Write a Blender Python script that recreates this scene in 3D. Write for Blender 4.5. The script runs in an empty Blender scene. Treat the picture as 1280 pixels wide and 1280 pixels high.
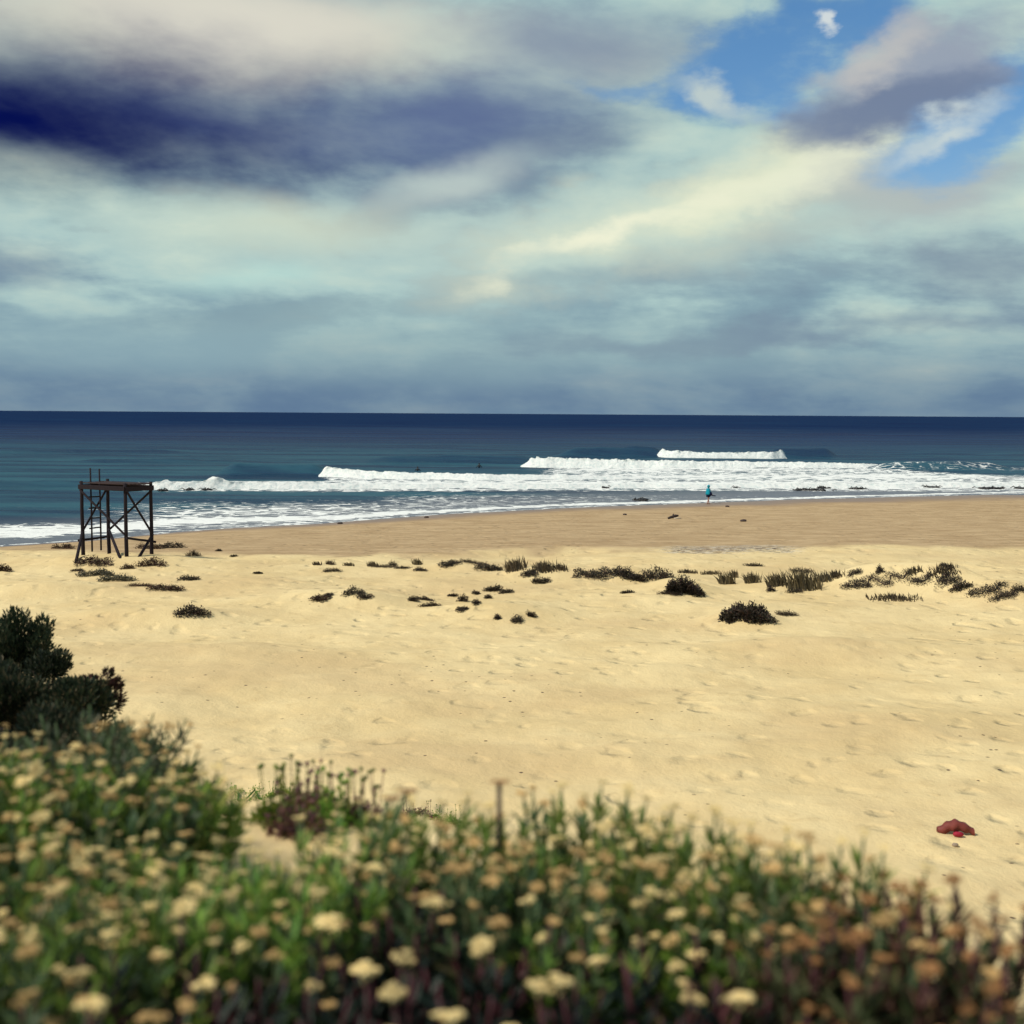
import bpy, bmesh, math, random
import numpy as np
from mathutils import Vector, Matrix, noise as mnoise

random.seed(7); np.random.seed(7)
sc = bpy.context.scene
COL = sc.collection
R = math.radians

# ------------------------------------------------------------------ camera
F = 1472.0
CAMZ = 8.3
cam_d = bpy.data.cameras.new('camera'); cam = bpy.data.objects.new('camera', cam_d); COL.objects.link(cam)
PITCH = math.atan(123 / F)
CM = Matrix.Translation((0, 0, CAMZ)) @ Matrix.Rotation(R(90) - PITCH, 4, 'X') @ Matrix.Rotation(R(0.36), 4, 'Z')
cam.matrix_world = CM
cam_d.sensor_width = 36; cam_d.sensor_fit = 'HORIZONTAL'
cam_d.angle = 2 * math.atan(640 / F)
cam_d.clip_start = 0.05; cam_d.clip_end = 60000
cam_d.dof.use_dof = True; cam_d.dof.focus_distance = 50; cam_d.dof.aperture_fstop = 1.7
sc.camera = cam
CR = np.array(CM.to_3x3())

def ray(px, py):
    v = CM.to_3x3() @ Vector(((px - 640) / F, -(py - 640) / F, -1.0))
    return np.array(v)

def on_plane(px, py, z=0.0):
    d = ray(px, py); t = (z - CAMZ) / d[2]
    return d[0] * t, d[1] * t

def project(X, Y, Z):
    P = np.stack([X, Y, Z - CAMZ], -1) @ CR
    w = np.maximum(-P[..., 2], 1e-6)
    return 640 + F * P[..., 0] / w, 640 - F * P[..., 1] / w

# ------------------------------------------------------------------ numpy noise
def _h(i, j, s):
    v = np.sin(i * 127.1 + j * 311.7 + s * 74.7) * 43758.5453
    return v - np.floor(v)

def vnoise(x, y, s=0):
    x = np.asarray(x, float); y = np.asarray(y, float)
    i = np.floor(x); j = np.floor(y); f = x - i; g = y - j
    f = f * f * (3 - 2 * f); g = g * g * (3 - 2 * g)
    a = _h(i, j, s); b = _h(i + 1, j, s); c = _h(i, j + 1, s); d = _h(i + 1, j + 1, s)
    return (a * (1 - f) + b * f) * (1 - g) + (c * (1 - f) + d * f) * g

def fbm(x, y, s=0, n=4):
    r = 0; a = 0.5; t = 0
    for k in range(n):
        r = r + a * vnoise(np.asarray(x) * 2 ** k + 17.3 * k, np.asarray(y) * 2 ** k - 9.1 * k, s + k); t += a; a *= .5
    return r / t

def sst(a, b, x):
    t = np.clip((x - a) / (b - a), 0, 1)
    return t * t * (3 - 2 * t)

# ------------------------------------------------------------------ terrain height
shore_px = [(0, 683), (130, 674), (220, 665), (300, 659), (400, 654), (540, 644), (640, 638), (800, 631), (900, 628), (1000, 624), (1280, 617)]
_sp = [on_plane(x, y) for x, y in shore_px]
SX = [-1000, -200, -60] + [p[0] for p in _sp] + [120, 1000]
SY = [-200, 0, 54] + [p[1] for p in _sp] + [148, 260]
dry_px = [(0, 688), (250, 690), (400, 697), (560, 690), (700, 683), (900, 685), (1100, 683), (1280, 685)]
_dp = [on_plane(x, y, 1.65) for x, y in dry_px]
DX = [-1000, -200, -60] + [p[0] for p in _dp] + [120, 1000]
DY = [-220, -30, 40] + [p[1] for p in _dp] + [70, 120]

def shoreY(X): return np.interp(X, SX, SY) + 1.6 * (fbm(X / 7.0, X * 0 + 3.3, 5, 3) - .5)
def dryY(X): return np.interp(X, DX, DY) + 1.6 * (fbm(X / 3.0, X * 0 + 8.3, 6, 3) - .5)
def plantY(X):
    """far rim of the flower mass on the near dune"""
    X = np.asarray(X, float)
    r = np.where(X >= 0, 3.70 - .26 * X - .62 * X * X, 3.70 + .45 * np.maximum(X, -1.0))
    return np.where(X < -1.05, np.maximum(4.1 + 2.25 * (-X - 1.05), r), np.maximum(r, .4))
def edgeY(X):
    X = np.asarray(X, float)
    r = np.where(X >= 0, 3.70 - .26 * X - .62 * X * X, 3.70)
    r = np.maximum(r, .4) + 2.1 * np.exp(-((X + .80) / .62) ** 2)
    return np.maximum(r, 4.1 + 2.25 * (-X - 1.05)) + .25

HUM = []   # hummocks (x, y, rx, ry, h), filled from picture positions below
def hum_px(px, py, rx, ry, h, z=1.7):
    x, y = on_plane(px, py, z); HUM.append((x, y, rx, ry, h))
hum_px(846, 738, 1.6, 1.3, .30)
hum_px(775, 722, 2.4, 1.0, .25)
hum_px(1105, 736, 2.2, 1.6, .55)
hum_px(1190, 741, 1.7, 1.4, .62)
hum_px(1265, 752, 2.2, 1.6, .50)
hum_px(932, 775, 1.2, .9, .22)
hum_px(146, 704, 3.4, 2.2, .28)
hum_px(60, 735, 3.0, 1.6, .30)
hum_px(575, 712, 2.4, .9, .22)
hum_px(670, 722, 1.5, .9, .22)
hum_px(1000, 735, 2.2, 1.1, .22)
hum_px(440, 752, 2.4, 1.2, .20)
hum_px(620, 762, 2.6, 1.5, .26)
hum_px(200, 770, 3.0, 1.4, .28)
hum_px(1010, 810, 4.0, 1.6, .20)

def SP(v): return np.log1p(np.exp(np.clip(v * 2, -60, 60))) / 2 + np.maximum(v - 30, 0)
def H(X, Y):
    X = np.asarray(X, float); Y = np.asarray(Y, float)
    ys = shoreY(X); yd = dryY(X)
    flat = 1.62 + .50 * (fbm(X / 9, Y / 6, 1, 3) - .5) + .30 * (fbm(X / 2.8, Y / 1.9, 2, 3) - .5)
    flat = flat + .05 * (fbm(X / .55, Y / .5, 12, 2) - .5)
    for (a, b, rx, ry, h) in HUM:
        q = ((X - a) / rx) ** 2 + ((Y - b) / ry) ** 2
        flat = flat + 1.65 * h * np.exp(-q * 1.2)
    w = (Y - yd) / np.maximum(ys - yd, 5)
    wc = np.clip(w, 0, 1)
    crest = 1.65
    beach = crest * (1 - wc) ** 1.15 + .05 * (fbm(X / 3, Y / 2, 3, 3) - .5) * sst(0, .2, wc) * sst(1.0, .85, wc)
    k = sst(-1.6 / 40, .02, w)
    low = flat * (1 - k) + beach * k
    low = np.where(w > 1, np.maximum(-.045 * (Y - ys), -14), low)
    s = Y - edgeY(X)
    r = np.sqrt(X * X + Y * Y)
    top = 6.68 + .10 * np.clip(X, 0, 2) - .05 * SP(Y - 3.2) - .30 * SP(Y - 5.3) + .17 * SP(Y - 9) + .10 * (fbm(X / .8, Y / .8, 9, 2) - .5) + .5 * sst(-4, -20, Y)
    sp = np.where(s > 20, s, np.log1p(np.exp(np.clip(s, -60, 20) * 3)) / 3)
    hill = top - .68 * sp + .10 * (fbm(X / 1.3, Y / 1.3, 14, 3) - .5)
    hill = np.maximum(hill, -30)
    m = np.maximum(low, hill); dlt = np.abs(low - hill)
    return m + .35 * np.exp(-dlt * 2.2)

def ground_at(px, py, tmin=3.0):
    d = ray(px, py); h = math.hypot(d[0], d[1]); 
    t = np.concatenate([np.arange(tmin, 12, .04), np.arange(max(12, tmin), 62, .08), np.arange(62, 150, .4)]) / h
    X = d[0] * t; Y = d[1] * t; Z = CAMZ + d[2] * t
    below = np.nonzero(Z < H(X, Y))[0]
    i = below[0] if len(below) else len(t) - 1
    return float(X[i]), float(Y[i]), float(H(X[i], Y[i]))

# ------------------------------------------------------------------ helpers
def srgb(r, g, b):
    f = lambda c: (c / 255 / 12.92) if c / 255 <= .04045 else ((c / 255 + .055) / 1.055) ** 2.4
    return (f(r), f(g), f(b))

class MB:
    def __init__(s): s.v = []; s.f = []
    def add(s, vs, fs):
        n = len(s.v); s.v.extend([tuple(p) for p in vs]); s.f.extend([tuple(i + n for i in q) for q in fs])
    def tube(s, pts, rad, n=8, cap=True):
        pts = [Vector(p) for p in pts]
        if not hasattr(rad, '__len__'): rad = [rad] * len(pts)
        vs = []; up = Vector((0.13, .31, 1)).normalized()
        for i, p in enumerate(pts):
            d = (pts[min(i + 1, len(pts) - 1)] - pts[max(i - 1, 0)]).normalized()
            a = d.cross(up)
            if a.length < 1e-3: a = d.cross(Vector((1, 0, 0)))
            a.normalize(); b = d.cross(a)
            for k in range(n):
                th = 2 * math.pi * k / n
                vs.append(p + (a * math.cos(th) + b * math.sin(th)) * rad[i])
        fs = []
        for i in range(len(pts) - 1):
            for k in range(n):
                fs.append((i * n + k, i * n + (k + 1) % n, (i + 1) * n + (k + 1) % n, (i + 1) * n + k))
        if cap:
            fs.append(tuple(range(n - 1, -1, -1))); fs.append(tuple((len(pts) - 1) * n + k for k in range(n)))
        s.add(vs, fs)
    def beam(s, p0, p1, w, h, roll=0.0):
        """rectangular timber with chamfered corners"""
        p0 = Vector(p0); p1 = Vector(p1); d = (p1 - p0).normalized()
        a = d.cross(Vector((0, 0, 1)))
        if a.length < 1e-3: a = Vector((1, 0, 0))
        a.normalize(); b = a.cross(d)
        c, sn = math.cos(roll), math.sin(roll); a, b = a * c + b * sn, b * c - a * sn
        ch = min(w, h) * .14
        prof = [(-w/2+ch, -h/2), (w/2-ch, -h/2), (w/2, -h/2+ch), (w/2, h/2-ch), (w/2-ch, h/2), (-w/2+ch, h/2), (-w/2, h/2-ch), (-w/2, -h/2+ch)]
        n = 8; vs = []
        segs = 5
        for i in range(segs + 1):
            t = i / segs; wob = Vector((random.uniform(-1, 1), random.uniform(-1, 1), random.uniform(-1, 1))) * .006
            for x, y in prof: vs.append(p0.lerp(p1, t) + a * x + b * y + wob)
        fs = [(i*n+k, i*n+(k+1) % n, (i+1)*n+(k+1) % n, (i+1)*n+k) for i in range(segs) for k in range(n)]
        fs.append(tuple(range(n - 1, -1, -1))); fs.append(tuple(segs * n + k for k in range(n)))
        s.add(vs, fs)
    def blob(s, c, r, sub=1, jit=.15, sq=(1, 1, 1)):
        vs, fs = ICO[sub]
        c = Vector(c)
        s.add([c + Vector((v[0]*sq[0], v[1]*sq[1], v[2]*sq[2])) * r * (1 + random.uniform(-jit, jit)) for v in vs], fs)
    def leaf(s, p, d, n, L, W, fold=.25, curl=.15):
        """a folded pointed blade with a bend"""
        p = Vector(p); d = Vector(d).normalized(); a = d.cross(Vector(n))
        if a.length < 1e-4: a = d.cross(Vector((1, .2, .1)))
        a.normalize(); n = a.cross(d)
        m = p + d * L * .5 - n * curl * L * .3; t = p + d * L - n * curl * L
        s.add([p, m + a * W * .5 + n * fold * W, m, m - a * W * .5 + n * fold * W, t, p.lerp(m, .45) + a * W * .34 + n * fold * W * .6, p.lerp(m, .45) - a * W * .34 + n * fold * W * .6],
              [(0, 5, 2), (5, 1, 2), (0, 2, 6), (6, 2, 3), (2, 1, 4), (2, 4, 3)])
    def mesh(s, name, mat, smooth=False):
        me = bpy.data.meshes.new(name); me.from_pydata(s.v, [], s.f); me.update()
        if mat: me.materials.append(mat)
        if smooth: me.polygons.foreach_set('use_smooth', [True] * len(me.polygons))
        return me
    def build(s, name, mat, parent=None, smooth=False):
        return link(name, s.mesh(name, mat, smooth), parent)

def _ico(sub):
    bm = bmesh.new(); bmesh.ops.create_icosphere(bm, subdivisions=sub, radius=1)
    r = ([tuple(v.co) for v in bm.verts], [tuple(v.index for v in f.verts) for f in bm.faces]); bm.free(); return r
ICO = {1: _ico(1), 2: _ico(2), 3: _ico(3)}

def link(name, data, parent=None):
    o = bpy.data.objects.new(name, data); COL.objects.link(o)
    if parent: o.parent = parent
    return o
def tag(o, label=None, cat=None, group=None, kind=None):
    if label: o['label'] = label
    if cat: o['category'] = cat
    if group: o['group'] = group
    if kind or cat: o['kind'] = kind or 'thing'
    return o
def empty(name, loc, rz=0, sc_=1.0):
    o = link(name, None); o.location = loc; o.rotation_euler = (0, 0, rz); o.scale = (sc_,) * 3; o.empty_display_size = .1
    return o
def copy_tree(o, parent=None):
    c = o.copy(); COL.objects.link(c)
    if parent: c.parent = parent
    for ch in list(o.children): copy_tree(ch, c)
    return c

# ------------------------------------------------------------------ node helper
class NT:
    def __init__(s, tree): s.t = tree; s.t.nodes.clear()
    def n(s, typ, **kw):
        nd = s.t.nodes.new(typ)
        for k, v in kw.items(): setattr(nd, k, v)
        return nd
    def put(s, sock, v):
        if v is None: return
        if hasattr(v, 'is_linked') or isinstance(v, bpy.types.NodeSocket): s.t.links.new(v, sock)
        else:
            if sock.type in ('RGBA',) and len(v) == 3: v = (*v, 1)
            sock.default_value = v
    def m(s, op, a, b=None, c=None, clamp=False):
        nd = s.n('ShaderNodeMath', operation=op, use_clamp=clamp); s.put(nd.inputs[0], a); s.put(nd.inputs[1], b); s.put(nd.inputs[2], c); return nd.outputs[0]
    def v(s, op, a, b=None):
        nd = s.n('ShaderNodeVectorMath', operation=op); s.put(nd.inputs[0], a); s.put(nd.inputs[1], b); return nd.outputs[0]
    def mix(s, f, a, b):
        nd = s.n('ShaderNodeMix', data_type='RGBA'); s.put(nd.inputs[0], f); s.put(nd.inputs[6], a); s.put(nd.inputs[7], b); return nd.outputs[2]
    def ss(s, x, a, b, lo=0.0, hi=1.0):
        nd = s.n('ShaderNodeMapRange', interpolation_type='SMOOTHSTEP'); s.put(nd.inputs[0], x)
        nd.inputs[1].default_value = a; nd.inputs[2].default_value = b; nd.inputs[3].default_value = lo; nd.inputs[4].default_value = hi
        return nd.outputs[0]
    def noise(s, vec, scale, detail=3, rough=.5, dist=0.0, color=False):
        nd = s.n('ShaderNodeTexNoise'); s.put(nd.inputs['Vector'], vec); nd.inputs['Scale'].default_value = scale
        nd.inputs['Detail'].default_value = detail; nd.inputs['Roughness'].default_value = rough; nd.inputs['Distortion'].default_value = dist
        return nd.outputs[1 if color else 0]
    def vor(s, vec, scale, feature='F1', rnd=1.0, out=0):
        nd = s.n('ShaderNodeTexVoronoi', feature=feature); s.put(nd.inputs['Vector'], vec); nd.inputs['Scale'].default_value = scale
        nd.inputs['Randomness'].default_value = rnd; return nd.outputs[out]
    def scale(s, vec, xyz): return s.v('MULTIPLY', vec, xyz)
    def attr(s, name): return s.n('ShaderNodeAttribute', attribute_name=name).outputs['Fac']
    def bump(s, h, strength, dist, normal=None):
        nd = s.n('ShaderNodeBump'); s.put(nd.inputs['Height'], h); nd.inputs['Strength'].default_value = strength
        nd.inputs['Distance'].default_value = dist; s.put(nd.inputs['Normal'], normal); return nd.outputs[0]
    def pbsdf(s, col, rough, normal=None, spec=.3, **kw):
        nd = s.n('ShaderNodeBsdfPrincipled'); s.put(nd.inputs['Base Color'], col); s.put(nd.inputs['Roughness'], rough)
        s.put(nd.inputs['Normal'], normal); s.put(nd.inputs['Specular IOR Level'], spec)
        for k, v in kw.items(): s.put(nd.inputs[k], v)
        return nd.outputs[0]
    def out(s, sh):
        o = s.n('ShaderNodeOutputMaterial'); s.t.links.new(sh, o.inputs[0])

def material(name):
    m = bpy.data.materials.new(name); m.use_nodes = True; return m, NT(m.node_tree)

def simple_mat(name, col, rough=.7, var=.25, nscale=8, spec=.3, bump=0.0, bdist=.01):
    m, t = material(name); co = t.n('ShaderNodeTexCoord').outputs['Object']
    nz = t.noise(co, nscale, 4, .6)
    c = t.mix(nz, tuple(x * (1 - var) for x in col), tuple(min(1, x * (1 + var)) for x in col))
    nr = t.bump(t.noise(co, nscale * 4, 3), bump, bdist) if bump else None
    t.out(t.pbsdf(c, rough, nr, spec)); return m

def leaf_mat(name, c0, c1, c2=None, f2=.15, trans=.25, rough=.55):
    m, t = material(name)
    g = t.n('ShaderNodeNewGeometry'); rnd = g.outputs['Random Per Island']
    oi = t.n('ShaderNodeObjectInfo').outputs['Random']
    c = t.mix(rnd, c0, c1)
    if c2: c = t.mix(t.ss(t.m('FRACT', t.m('ADD', t.m('MULTIPLY', rnd, 7.31), oi)), 1 - f2 - .04, 1 - f2 + .04), c, c2)
    hs = t.n('ShaderNodeHueSaturation'); t.put(hs.inputs['Color'], c); t.put(hs.inputs['Value'], t.m('MULTIPLY_ADD', oi, .5, .75)); t.put(hs.inputs['Hue'], t.m('MULTIPLY_ADD', oi, .03, .485))
    c = hs.outputs[0]
    a = t.pbsdf(c, rough, None, .3)
    tr = t.n('ShaderNodeBsdfTranslucent'); t.put(tr.inputs[0], c)
    mx = t.n('ShaderNodeMixShader'); mx.inputs[0].default_value = trans; t.t.links.new(a, mx.inputs[1]); t.t.links.new(tr.outputs[0], mx.inputs[2])
    t.out(mx.outputs[0]); return m

# ------------------------------------------------------------------ exposure, sun, sky
EXP = 1.25
sc.view_settings.view_transform = 'Standard'; sc.view_settings.look = 'None'; sc.view_settings.gamma = 1
sc.view_settings.use_curve_mapping = False; sc.view_settings.exposure = EXP
SUN_EL, SUN_AZ = R(50), R(-112)      # azimuth from +Y towards +X
sd = bpy.data.lights.new('sun', 'SUN'); sd.energy = 1.5; sd.angle = R(10); sd.color = (1, .94, .82)
so = link('sun', sd); so.rotation_euler = Vector((-math.sin(SUN_AZ) * math.cos(SUN_EL), -math.cos(SUN_AZ) * math.cos(SUN_EL), -math.sin(SUN_EL))).to_track_quat('-Z', 'Y').to_euler()
so.location = (0, 0, 60)

world = bpy.data.worlds.new('World'); sc.world = world; world.use_nodes = True
W = NT(world.node_tree)
SKYS = .10
def cl(r, g, b, k=1.0):
    return tuple(x * k / (SKYS * 2 ** EXP) for x in srgb(r, g, b))
gen = W.n('ShaderNodeTexCoord').outputs['Generated']
sep = W.n('ShaderNodeSeparateXYZ'); W.put(sep.inputs[0], gen)
dx, dy, dz = sep.outputs
az = W.m('ARCTAN2', dx, dy); el = W.m('ARCSINE', W.m('MAXIMUM', dz, -.999))
den = W.m('ADD', W.m('MAXIMUM', dz, 0.0), .16)
cmb = W.n('ShaderNodeCombineXYZ'); W.put(cmb.inputs[0], W.m('DIVIDE', dx, den)); W.put(cmb.inputs[1], W.m('DIVIDE', dy, den))
cp = cmb.outputs[0]
ca = W.n('ShaderNodeCombineXYZ'); W.put(ca.inputs[0], az); W.put(ca.inputs[1], W.m('MULTIPLY', el, 1.7)); ca = ca.outputs[0]
sky = W.n('ShaderNodeTexSky', sky_type='NISHITA'); sky.sun_disc = False; sky.sun_elevation = SUN_EL; sky.sun_rotation = SUN_AZ
blue = W.mix(1.0, sky.outputs[0], sky.outputs[0])
hsv = W.n('ShaderNodeHueSaturation'); W.put(hsv.inputs['Color'], blue); hsv.inputs['Saturation'].default_value = 1.35; hsv.inputs['Value'].default_value = .52
blue = hsv.outputs[0]
def azel(px, py):
    d = ray(px, py); return math.atan2(d[0], d[1]), math.asin(d[2] / np.linalg.norm(d))
wn = W.noise(ca, 5.0, 5, .55, color=True)
wsep = W.n('ShaderNodeSeparateXYZ'); W.put(wsep.inputs[0], wn)
wn2 = W.noise(ca, 17.0, 5, .6, color=True)
ws2 = W.n('ShaderNodeSeparateXYZ'); W.put(ws2.inputs[0], wn2)
azw = W.m('ADD', az, W.m('ADD', W.m('MULTIPLY', W.m('SUBTRACT', wsep.outputs[0], .5), .16), W.m('MULTIPLY', W.m('SUBTRACT', ws2.outputs[0], .5), .05)))
azs = W.m('ADD', az, W.m('MULTIPLY', W.m('SUBTRACT', wsep.outputs[0], .5), .14)); els = W.m('ADD', el, W.m('MULTIPLY', W.m('SUBTRACT', wsep.outputs[1], .5), .06))
elw = W.m('ADD', el, W.m('ADD', W.m('MULTIPLY', W.m('SUBTRACT', wsep.outputs[1], .5), .08), W.m('MULTIPLY', W.m('SUBTRACT', ws2.outputs[1], .5), .035)))
# layered stratocumulus
n1 = W.noise(cp, 1.1, 6, .55, .0)
n2 = W.noise(W.scale(cp, (.85, 1.1, 1)), 2.4, 7, .60, .1)
cb = W.n('ShaderNodeCombineXYZ'); W.put(cb.inputs[0], W.m('ADD', az, W.m('MULTIPLY', el, .35))); W.put(cb.inputs[1], W.m('MULTIPLY', el, 2.3)); W.put(cb.inputs[2], .37); cb = cb.outputs[0]
n3 = W.noise(cb, 6.5, 8, .55, .12)
nn = W.m('ADD', W.m('MULTIPLY', n1, .28), W.m('ADD', W.m('MULTIPLY', n2, .17), W.m('MULTIPLY', n3, .55)))
def ramp(x, stops):
    nd = W.n('ShaderNodeValToRGB'); W.put(nd.inputs[0], x); e = nd.color_ramp.elements
    while len(e) < len(stops): e.new(.5)
    for q, (p, c) in zip(e, stops): q.position = p; q.color = (*c, 1)
    return nd.outputs[0]
cloud = ramp(nn, [(.33, cl(100, 126, 152)), (.43, cl(134, 164, 176)), (.51, cl(172, 200, 198)), (.60, cl(194, 214, 203)), (.71, cl(224, 230, 208))])
# grey blue veil thickening down to the horizon
hz = W.ss(el, .0, .10, 1.0, 0.0)
cloud = W.mix(W.m('MULTIPLY', hz, W.ss(n3, .3, .7, .98, .74)), cloud, cl(94, 120, 150))
# blobs: (px, py, rx, ry, tilt, colour, amount, inner softness)
tex = W.ss(nn, .36, .64, -.30, .30)
blobs = [
    (640, 300, 560, 80, 0, (196, 208, 196), .35, .0),
    (250, 45, 560, 85, 0, (206, 206, 192), .95, .3),
    (300, 30, 300, 55, 0, (222, 218, 204), .8, .1),
    (730, 60, 260, 75, 0, (128, 142, 164), .85, .1),
    (230, 150, 640, 120, -3, (66, 82, 130), .97, .0),
    (20, 150, 460, 120, 0, (6, 16, 78), 1.0, .0),
    (590, 150, 300, 70, 6, (92, 108, 148), .85, .0),
    (700, 185, 190, 40, 15, (120, 135, 155), .45, .0),
    (0, 330, 160, 40, 0, (80, 100, 140), .6, .0),
    (330, 290, 260, 50, 0, (214, 220, 196), .6, .0),
    (340, 352, 150, 24, 0, (190, 226, 216), .5, .0),
    (330, 395, 230, 22, 4, (130, 155, 165), .5, .0),
    (740, 352, 230, 22, 3, (130, 155, 168), .6, .0),
    (620, 430, 620, 60, 0, (150, 178, 182), .55, .0),
    (150, 430, 300, 50, 0, (146, 176, 184), .5, .0),
    (900, 240, 440, 75, 17, (232, 236, 206), .85, .0),
    (760, 290, 190, 24, 20, (244, 244, 216), .85, .0),
    (560, 225, 150, 34, 12, (214, 228, 216), .6, .0),
    (1010, 215, 150, 30, 18, (240, 242, 216), .6, .0),
    (1170, 235, 230, 70, 10, (178, 186, 186), .85, .1),
    (1230, 330, 180, 60, 0, (128, 143, 160), .6, .0),
    (960, 300, 260, 40, 10, (185, 198, 188), .5, .0),
    (880, 420, 380, 22, 2, (126, 146, 162), .55, .0),
    (1180, 400, 260, 30, 3, (112, 130, 155), .5, .0),
]
def blobmask(px, py, rx, ry, tilt, soft, amt, A, E):
    a, e = azel(px, py); c, s_ = math.cos(R(tilt)), math.sin(R(tilt))
    u = W.m('SUBTRACT', A, a); v_ = W.m('SUBTRACT', E, e)
    p = W.m('ADD', W.m('MULTIPLY', u, c / (rx / F)), W.m('MULTIPLY', v_, s_ / (rx / F)))
    q = W.m('ADD', W.m('MULTIPLY', u, -s_ / (ry / F)), W.m('MULTIPLY', v_, c / (ry / F)))
    d2 = W.m('SQRT', W.m('ADD', W.m('MULTIPLY', p, p), W.m('MULTIPLY', q, q)))
    d2 = W.m('ADD', d2, W.m('MULTIPLY', tex, .45) if px < 760 and py < 260 else tex)
    return W.ss(d2, soft, 1.05, amt, 0.0)
for (px, py, rx, ry, tilt, c, amt, soft) in blobs:
    soft_edge = px < 760
    cloud = W.mix(blobmask(px, py, rx, ry, tilt, soft, amt, azs if soft_edge else azw, els if soft_edge else elw), cloud, cl(*c))
# gaps of open blue sky, then a ragged cloud in front of them
gap = None
for (px, py, rx, ry, tilt, amt) in [(950, 72, 225, 84, 8, 1.0), (770, 105, 130, 26, 0, .6), (1245, 125, 150, 88, 25, 1.0), (1060, 5, 120, 40, 0, .9)]:
    g = blobmask(px, py, rx, ry, tilt, .25, amt, azw, elw)
    gap = g if gap is None else W.m('MAXIMUM', gap, g)
gap = W.ss(W.m('SUBTRACT', gap, W.m('MULTIPLY', W.m('SUBTRACT', ws2.outputs[2], .42), .7)), .0, .95)
cloud = W.mix(gap, cloud, blue)
for (px, py, rx, ry, tilt, c, amt, soft) in [
    (1150, 75, 170, 62, 22, (152, 162, 178), .95, .2), (1110, 125, 170, 34, 12, (112, 128, 156), .9, .1),
    (1110, 60, 80, 32, 35, (196, 194, 190), .8, .0),
    (1190, 152, 80, 22, 30, (214, 222, 214), .75, .0), (890, 115, 80, 22, -25, (206, 216, 204), .75, .0), (1045, 8, 16, 14, 0, (225, 230, 225), .8, .2)]:
    cloud = W.mix(blobmask(px, py, rx, ry, tilt, soft, amt, azw, elw), cloud, cl(*c))
# added unseen dim sky above the frame, deepening the shadow contrast
cloud = W.mix(W.ss(el, .36, .62), cloud, cl(112, 126, 150))
bg = W.n('ShaderNodeBackground'); W.put(bg.inputs[0], cloud); bg.inputs[1].default_value = SKYS
wo = W.n('ShaderNodeOutputWorld'); W.t.links.new(bg.outputs[0], wo.inputs[0])

# ------------------------------------------------------------------ ground sheet
def polar_grid(radii, angles):
    r, a = np.meshgrid(radii, angles, indexing='ij')
    return r * np.sin(a), r * np.cos(a)
def grid_mesh(name, X, Y, Z, attrs, mat, wrap=False):
    nr, na = X.shape
    me = bpy.data.meshes.new(name)
    co = np.stack([X, Y, Z], -1).reshape(-1, 3)
    idx = np.arange(nr * na).reshape(nr, na)
    if wrap: idx = np.concatenate([idx, idx[:, :1]], 1)
    q = np.stack([idx[:-1, :-1], idx[:-1, 1:], idx[1:, 1:], idx[1:, :-1]], -1).reshape(-1, 4)[:, ::-1]
    me.vertices.add(len(co)); me.vertices.foreach_set('co', co.ravel())
    me.loops.add(q.size); me.loops.foreach_set('vertex_index', q.ravel().astype(np.int32))
    me.polygons.add(len(q)); me.polygons.foreach_set('loop_start', np.arange(0, q.size, 4, dtype=np.int32))
    me.polygons.foreach_set('use_smooth', np.ones(len(q), bool))
    me.update(calc_edges=True); me.validate()
    for k, v in attrs.items():
        at = me.attributes.new(k, 'FLOAT', 'POINT'); at.data.foreach_set('value', v.ravel().astype(np.float32))
    me.materials.append(mat)
    return me
fa = np.linspace(R(-29), R(29), 560)
angs = np.concatenate([np.linspace(R(-180), R(-29), 120, endpoint=False), fa[:-1], np.linspace(R(29), R(180), 120, endpoint=False)])
rad = np.concatenate([np.geomspace(.15, 15, 120, endpoint=False), np.arange(15, 62, .17), np.arange(62, 135, .5), np.geomspace(135, 40000, 40)])
GX, GY = polar_grid(rad, angs); GZ = H(GX, GY)
ys, yd = shoreY(GX), dryY(GX)
wq = (GY - yd) / np.maximum(ys - yd, 5)
damp = sst(-.04, .03, wq + .10 * (fbm(GX / 1.5, GY / 3.0, 21, 4) - .5))
wet = sst(.80, .97, wq + .10 * (fbm(GX / 6, GY / 6, 22, 3) - .5))
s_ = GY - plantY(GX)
soil_shade = sst(.25, -.35, s_ + .7 * (fbm(GX / .6, GY / .6, 23, 3) - .5)) * sst(40, 20, np.hypot(GX, GY))
peb = np.exp(-((wq - .0) / .10) ** 2) * sst(2, 9, GX) * sst(20, 13, GX)

m_sand, t = material('sand')
co = t.n('ShaderNodeNewGeometry').outputs['Position']
a_d, a_w, a_s, a_p = t.attr('damp'), t.attr('wet'), t.attr('soil_shade'), t.attr('pebbly')
nA = t.noise(co, .35, 4, .55); nB = t.noise(co, 2.2, 5, .62); nC = t.noise(co, 14, 4, .6)
dry = t.mix(t.ss(nA, .3, .7), (.70, .535, .270), (.81, .645, .345))
dry = t.mix(t.ss(t.noise(t.scale(co, (.5, 1.0, 1)), .22, 4, .6), .48, .68, 0, .6), dry, (.62, .455, .235))
dry = t.mix(t.ss(nB, .52, .75, 0, .45), dry, (.60, .44, .215))
dry = t.mix(t.ss(t.noise(co, 6, 5, .75), .60, .72, 0, .5), dry, (.47, .33, .19))
dampc = t.mix(t.ss(t.noise(t.scale(co, (.5, 1.2, 1)), 1.0, 5, .6), .3, .7), (.39, .265, .14), (.55, .40, .225))
dampc = t.mix(t.ss(t.noise(t.scale(co, (.35, 1.0, 1)), 2.2, 5, .7), .62, .70, 0, .75), dampc, (.20, .125, .07))
wetc = t.mix(nB, (.23, .15, .10), (.30, .20, .125))
c = t.mix(a_d, dry, dampc); c = t.mix(a_w, c, wetc)
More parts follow.
